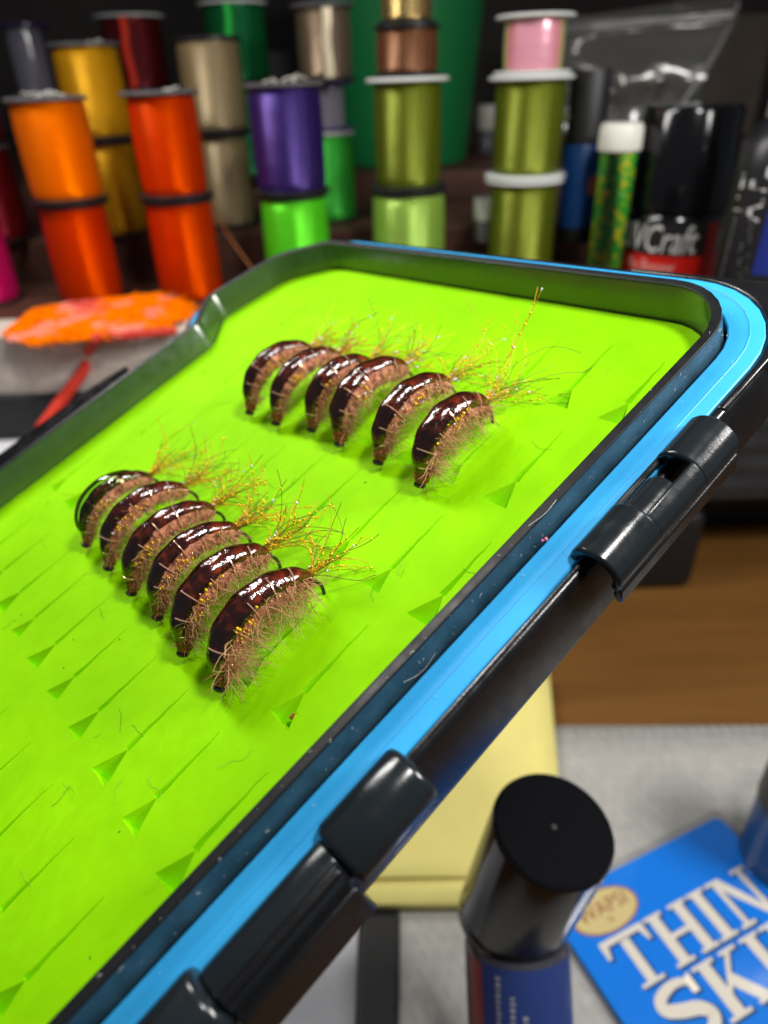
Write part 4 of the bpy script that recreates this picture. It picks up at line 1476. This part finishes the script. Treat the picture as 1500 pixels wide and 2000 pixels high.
def make_fly(seed, u, v, label, length=1.0, fat=1.0, fluff=1.0, hair_scale=1.0, tail_seed_len=.85, lean=0.0, shell_kind=0, gold_n=20, pearl=.06, tail_n=38, yaw=0.0, hscale=1.0, shell_edge=26, underfur=1.0):
    g = R_(seed)
    MX = BOX @ Matrix.Translation((u, v, 0)) @ Matrix.Rotation(yaw, 4, 'Z') @ Matrix.Rotation(lean, 4, 'Y')
    root = empty('fishing_fly', MX, label, 'fishing fly', 'flies hooked in two rows in the foam')
    sp = catmull([(0, x * length, z * hscale + .004) for x, z, r in SP], 6)
    rr = [p.x for p in catmull([(r * fat, 0, 0) for x, z, r in SP], 6)]
    n = len(sp)
    # frames in the v-h plane: side = +u, back normal
    T_ = []
    for i in range(n):
        t = (sp[min(n - 1, i + 1)] - sp[max(0, i - 1)]).normalized()
        nb = Vector((0, -t.z, t.y))
        T_.append((t, nb))
    i0, i1 = 14, n - 1
    # body
    bm = bmesh.new()
    rings = []
    NS = 20
    for i in range(8, n):
        t, nb = T_[i]
        ring = []
        for k in range(NS):
            a = 2 * PI * k / NS
            d = nb * math.sin(a) + Vector((1, 0, 0)) * math.cos(a)
            wob = 1 + .10 * noise.noise(Vector((i * .22, k * .5, seed))) + .06 * math.sin(i * 1.15 + seed)
            under = 1 + .25 * max(0, -math.sin(a))
            ring.append(bm.verts.new(sp[i] + d * rr[i] * .93 * wob * under))
        rings.append(ring)
    for a, c in zip(rings, rings[1:]):
        for k in range(NS):
            bm.faces.new((a[k], a[(k + 1) % NS], c[(k + 1) % NS], c[k]))
    bm.faces.new(rings[0]); bm.faces.new(rings[-1][::-1])
    obj('body', bm, M['flybody'], root, angle=180)
    # shell back: covers the upper part of the body, thick, with lumps of resin
    def shell(i_a, i_b, amin, amax, gain, m, name, lump, rise_=0.0):
        bm = bmesh.new()
        outer, inner = [], []
        NA = 16
        for i in range(i_a, i_b):
            t, nb = T_[i]
            s = (i - i_a) / (i_b - i_a - 1)
            edge = min(1.0, 7 * s + .30, 7 * (1 - s) + .30)
            ro, ri = [], []
            for k in range(NA + 1):
                q = k / NA
                a = amin + (amax - amin) * q
                d = nb * math.sin(a) + Vector((1, 0, 0)) * math.cos(a)
                ed = math.sin(PI * min(max(q, .0), 1.0)) ** .45
                lp = 1 + lump * noise.noise(Vector((s * 6 + seed * 3.7, q * 2.2, seed))) + lump * .95 * math.sin(s * 40 + seed) * (1 if lump > .05 else 0.3)
                r = rr[i] * (.96 + (gain * lp) * ed * edge) + rise_ * math.sin(PI * s) * ed * max(0, math.sin(a))
                ro.append(bm.verts.new(sp[i] + d * r))
            outer.append(ro)
        for a, c in zip(outer, outer[1:]):
            for k in range(NA):
                bm.faces.new((a[k], a[k + 1], c[k + 1], c[k]))
        o = obj(name, bm, m, root, angle=180)
        return o
    shell(9, n - 1, rad(shell_edge + g.uniform(-3, 3)), rad(200), .17, M['shellback'], 'shell_back', .22)
    if shell_kind:
        shell(16, n - 12, rad(30), rad(185), .20, M['resin'], 'resin_blob', .02, .065)
    # rib turns
    for k in range(6):
        i = int(18 + k * (n - 24) / 6)
        t, nb = T_[i]
        bm = bmesh.new()
        pts = []
        for q in range(13):
            a = rad(-40 + 215 * q / 12)
            d = nb * math.sin(a) + Vector((1, 0, 0)) * math.cos(a)
            pts.append(sp[i] + d * rr[i] * (1.07 + .12 * max(0, math.sin(PI * min(1, max(0, (a - .4) / 2.7)))) ) + t * .012 * q / 12)
        tube(bm, pts[:5 + (k * 5 + seed) % 4], .0065, 5)
        obj('rib', bm, M['rib'], root)
    # thread head: stacked wraps
    bm = bmesh.new()
    for i in range(4, 14, 2):
        t, nb = T_[i]
        ra = .060 * fat * (1 + .30 * (i - 4) / 10)
        MR = Matrix.Translation(sp[i]) @ t.to_track_quat('Z', 'Y').to_matrix().to_4x4()
        lathe(bm, [(ra * .3, -.026), (ra * .9, -.024), (ra * 1.05, -.012 + g.uniform(-.003, .003)), (ra * 1.08, 0.004), (ra * .95, .018), (ra * .3, .024)], 16, M4=MR)
    obj('thread_head', bm, M['head'], root, angle=60)
    # hook: wire from the eye through the body, bend down into the foam
    hk = bmesh.new()
    wire = sp[3:] + catmull([sp[-1], Vector((0, 1.075 * length, .15 * hscale)), Vector((0, 1.085 * length, .06)), Vector((0, 1.04 * length, -.05)), Vector((0, .93 * length, -.12))], 5)[1:]
    tube(hk, wire, .017, 8)
    hook = obj('hook', hk, M['hook'], root)
    bm = bmesh.new()
    ce = sp[0] + Vector((0, -.030, .002))
    ring = []
    R1, R2 = .031, .027
    a1 = Vector((1, 0, 0)); a2 = Vector((0, -.75, .66)).normalized()
    NN = 18
    loops = []
    for k in range(NN):
        a = 2 * PI * k / NN
        dd = a1 * math.cos(a) + a2 * math.sin(a)
        ax3 = a1.cross(a2)
        loops.append([bm.verts.new(ce + dd * (R1 + R2 * math.cos(q * PI / 4)) + ax3 * R2 * math.sin(q * PI / 4)) for q in range(8)])
    for k in range(NN):
        for q in range(8):
            bm.faces.new((loops[k][q], loops[(k + 1) % NN][q], loops[(k + 1) % NN][(q + 1) % 8], loops[k][(q + 1) % 8]))
    obj('hook_eye', bm, M['hook'], hook)
    # dubbing fur on flanks and underside
    bm = bmesh.new()
    nh = int(420 * fluff)
    for _ in range(nh):
        i = g.randint(12, n - 3)
        t, nb = T_[i]
        side = g.random()
        a = g.uniform(rad(-120), rad(22)) if side < .72 else g.uniform(rad(-180), rad(-60))
        d = (nb * math.sin(a) + Vector((1, 0, 0)) * math.cos(a)).normalized()
        p = sp[i] + d * rr[i] * .95
        Lh = g.uniform(.05, .21) * hair_scale * (1.35 if a < -.3 else 1)
        dirv = (d * 1.0 + Vector((g.uniform(-.6, .6), g.uniform(-.9, .9), g.uniform(-.9, .4)))).normalized()
        pts = [p]
        for k in range(4):
            dirv = (dirv + Vector((g.uniform(-.5, .5), g.uniform(-.5, .5), g.uniform(-.5, .35)))).normalized()
            q = pts[-1] + dirv * (Lh / 4)
            q.z = max(q.z, .004)
            pts.append(q)
        mi = g.choice((0, 1, 1, 0, 2, 1)) if a > -.9 else g.choice((0, 2, 2, 1, 0))
        r0h = g.uniform(.0013, .0026)
        tube(bm, pts, [r0h, r0h, r0h * .9, r0h * .75, r0h * .45], 4, mi, cap=False)
    # longer pale guard hairs that stand out of the fur
    for _ in range(int(46 * fluff)):
        i = g.randint(12, n - 3)
        t, nb = T_[i]
        a = g.uniform(rad(-75), rad(30))
        d = (nb * math.sin(a) + Vector((1, 0, 0)) * math.cos(a)).normalized()
        dirv = (d + Vector((0, g.uniform(-1.0, .6), g.uniform(-1.1, .1)))).normalized()
        pts = [sp[i] + d * rr[i]]
        Lh = g.uniform(.10, .24) * hair_scale
        for k in range(4):
            dirv = (dirv + Vector((g.uniform(-.55, .55), g.uniform(-.6, .6), g.uniform(-.5, .4)))).normalized()
            q = pts[-1] + dirv * (Lh / 4)
            q.z = max(q.z, .004)
            pts.append(q)
        tube(bm, pts, [.0027, .0027, .0024, .002, .001], 4, g.choice((0, 0, 2)), cap=False)
    # short dense under-fur
    for _ in range(int(260 * fluff * underfur)):
        i = g.randint(11, n - 2)
        t, nb = T_[i]
        a = g.uniform(rad(-150), rad(30))
        d = (nb * math.sin(a) + Vector((1, 0, 0)) * math.cos(a)).normalized()
        p = sp[i] + d * rr[i] * .9
        Lh = g.uniform(.03, .085)
        dv_ = (d + Vector((g.uniform(-.4, .4), g.uniform(-.8, .4), g.uniform(-.7, .2)))).normalized()
        q = p + dv_ * Lh
        q.z = max(q.z, .004)
        tube(bm, [p, p.lerp(q, .5) + Vector((g.uniform(-.008, .008),) * 3), q], [.0036, .0032, .0014], 3, g.choice((1, 1, 0)), cap=False)
    tag(obj('dubbing_fur', bm, [M['hair_tan'], M['hair_brown'], M['hair_olive']], root, angle=180), kind='stuff')
    # tail fibres with flash
    bm = bmesh.new()
    bg_ = bmesh.new()
    p0 = sp[-2] + Vector((0, .01, .05))
    for q in range(tail_n):
        Lt = g.uniform(.35, 1.0) * tail_seed_len
        dirv = Vector((g.gauss(.13, .21), 1, g.gauss(-.02, .15))).normalized()
        pts = [p0 + Vector((g.gauss(0, .018), 0, g.gauss(0, .018)))]
        cv = Vector((g.uniform(-.22, .22), g.uniform(-.05, .05), g.uniform(-.22, .16)))
        for k in range(7):
            dirv = (dirv + cv * (.5 + .25 * k) + Vector((g.uniform(-.28, .28), g.uniform(-.1, .1), g.uniform(-.28, .28)))).normalized()
            z = pts[-1] + dirv * (Lt / 7)
            z.z = max(z.z, .006)
            pts.append(z)
        r0h = g.uniform(.0020, .0036)
        flash = q % 3 == 0
        tube(bm, catmull(pts, 2), r0h, 4, 1 if flash or g.random() < .18 else 0, cap=False)
        # sparkling facets along the fibre
        for _ in range(g.randint(3, 6) if flash else (g.randint(0, 2))):
            k = g.randint(0, 6)
            c = pts[k].lerp(pts[k + 1], g.random()) + Vector((0, 0, .004))
            if g.random() < .3:
                tube(bg_, [c, c + (pts[k + 1] - pts[k]).normalized() * g.uniform(.02, .05)], g.uniform(.006, .009), 5, 1 if g.random() < pearl else 0)
            else:
                blob(bg_, c, g.uniform(.007, .015), 1 if g.random() < pearl else 0, 1)
    # a flash clump at the tail root and gold on the flank
    for _ in range(6):
        blob(bg_, p0 + Vector((g.gauss(0, .02), g.uniform(.0, .10), g.gauss(0, .02))), g.uniform(.007, .013), 1 if g.random() < pearl else 0, 1)
    ic = g.randint(int(n * .5), int(n * .62))
    for _ in range(gold_n):
        i = min(n - 3, max(12, ic + int(g.gauss(0, 4))))
        t, nb = T_[i]
        a = g.uniform(rad(-55), rad(25))
        d = nb * math.sin(a) + Vector((1, 0, 0)) * math.cos(a)
        blob(bg_, sp[i] + d * rr[i] * g.uniform(1.02, 1.16), g.uniform(.008, .016), 1 if g.random() < .08 else 0, 1)
    for _ in range(34):                          # copper and pink flecks in the dubbing
        i = g.randint(10, n - 3)
        t, nb = T_[i]
        a = g.uniform(rad(-60), rad(34))
        d = nb * math.sin(a) + Vector((1, 0, 0)) * math.cos(a)
        c = sp[i] + d * rr[i] * g.uniform(1.04, 1.2)
        tube(bg_, [c, c + t * g.uniform(-.02, .02) + Vector((0, 0, g.uniform(-.03, -.01)))], g.uniform(.004, .0075), 5, 2)
    for _ in range(7):
        i = g.randint(12, n - 3)
        t, nb = T_[i]
        a = g.uniform(rad(-80), rad(30))
        d = nb * math.sin(a) + Vector((1, 0, 0)) * math.cos(a)
        blob(bg_, sp[i] + d * rr[i] * 1.05, g.uniform(.005, .010), 0, 1)
    tag(obj('tail_fibres', bm, [M['hair_tail'], M['hair_rust']], root, angle=180), kind='stuff')
    tag(obj('flash_sparkle', bg_, [M['gold'], M['silverf'], M['rib']], root, angle=180), kind='stuff')
    # a few wiry guard hairs at the eye
    bm = bmesh.new()
    for _ in range(g.randint(4, 9)):
        a = g.uniform(0, 6.28)
        p = sp[4] + Vector((math.cos(a) * .05, 0, math.sin(a) * .05))
        q = p + Vector((math.cos(a) * g.uniform(.03, .08), -g.uniform(.02, .11), math.sin(a) * .05 - .02))
        q.z = max(q.z, .004)
        tube(bm, [p, p.lerp(q, .6) + Vector((0, 0, .01)), q], [.003, .003, .0015], 4)
    tag(obj('head_whisker', bm, M['hair_brown'], root), kind='stuff')
    return root


FR, BK = -3.87, -1.40
flies = [
    (101, -.49, FR, 'fly at the far left of the front row with a clear greenish resin bubble', dict(shell_kind=1, fluff=.6, hair_scale=.7, fat=.84, hscale=.90)),
    (102, .17, FR, 'second fly of the front row, slim, gold flecks on its flank', dict(fluff=.7, hair_scale=.75, fat=.90, gold_n=26)),
    (103, .77, FR, 'third fly of the front row with a broad silvery highlight along its back', dict(fluff=.8, hair_scale=.9, fat=1.0)),
    (104, 1.34, FR + .02, 'fourth fly of the front row with short pinkish fur', dict(fluff=.9, hair_scale=.9, fat=.95)),
    (105, 1.95, FR - .03, 'fifth fly of the front row, dark back, beside the fluffiest one', dict(shell_edge=12, fluff=1.0, hair_scale=1.0, fat=1.05)),
    (106, 2.57, FR, 'fluffiest fly, front row, nearest the blue rim, long tan fur', dict(shell_edge=4, fluff=1.25, hair_scale=1.45, fat=1.08, gold_n=30, tail_n=30)),
    (201, -.45, BK - .12, 'fly at the far left of the back row with white highlight', dict(fluff=.55, hair_scale=.6, fat=.95, pearl=.22)),
    (202, .10, BK - .10, 'second fly of the back row with blurred orange flecks', dict(fluff=.55, hair_scale=.6, fat=.92, pearl=.22)),
    (203, .66, BK + .02, 'third fly of the back row with shaggy pale belly fur', dict(fluff=.7, hair_scale=.9, fat=.95, pearl=.22)),
    (204, 1.20, BK, 'fourth fly of the back row with the brightest silver streak', dict(fluff=.7, hair_scale=.9, fat=1.12, pearl=.22)),
    (205, 1.83, BK, 'fifth fly of the back row with coppery rib turns', dict(fluff=.8, hair_scale=.9, fat=1.0, pearl=.22)),
    (206, 2.46, BK - .03, 'last fly of the back row, nearest the rim, long sparkling tail', dict(shell_edge=12, fluff=1.0, hair_scale=1.15, fat=1.08, pearl=.22, tail_n=34, tail_seed_len=1.25)),
]
for seed, u, v, lab, kw in flies:
    g = R_(seed + 5)
    kw = dict(kw)
    kw.setdefault('yaw', g.uniform(-.05, .05))
    kw.setdefault('lean', g.uniform(-.11, .08))
    kw.setdefault('length', g.uniform(.93, 1.05))
    make_fly(seed, u, v, lab, **kw)
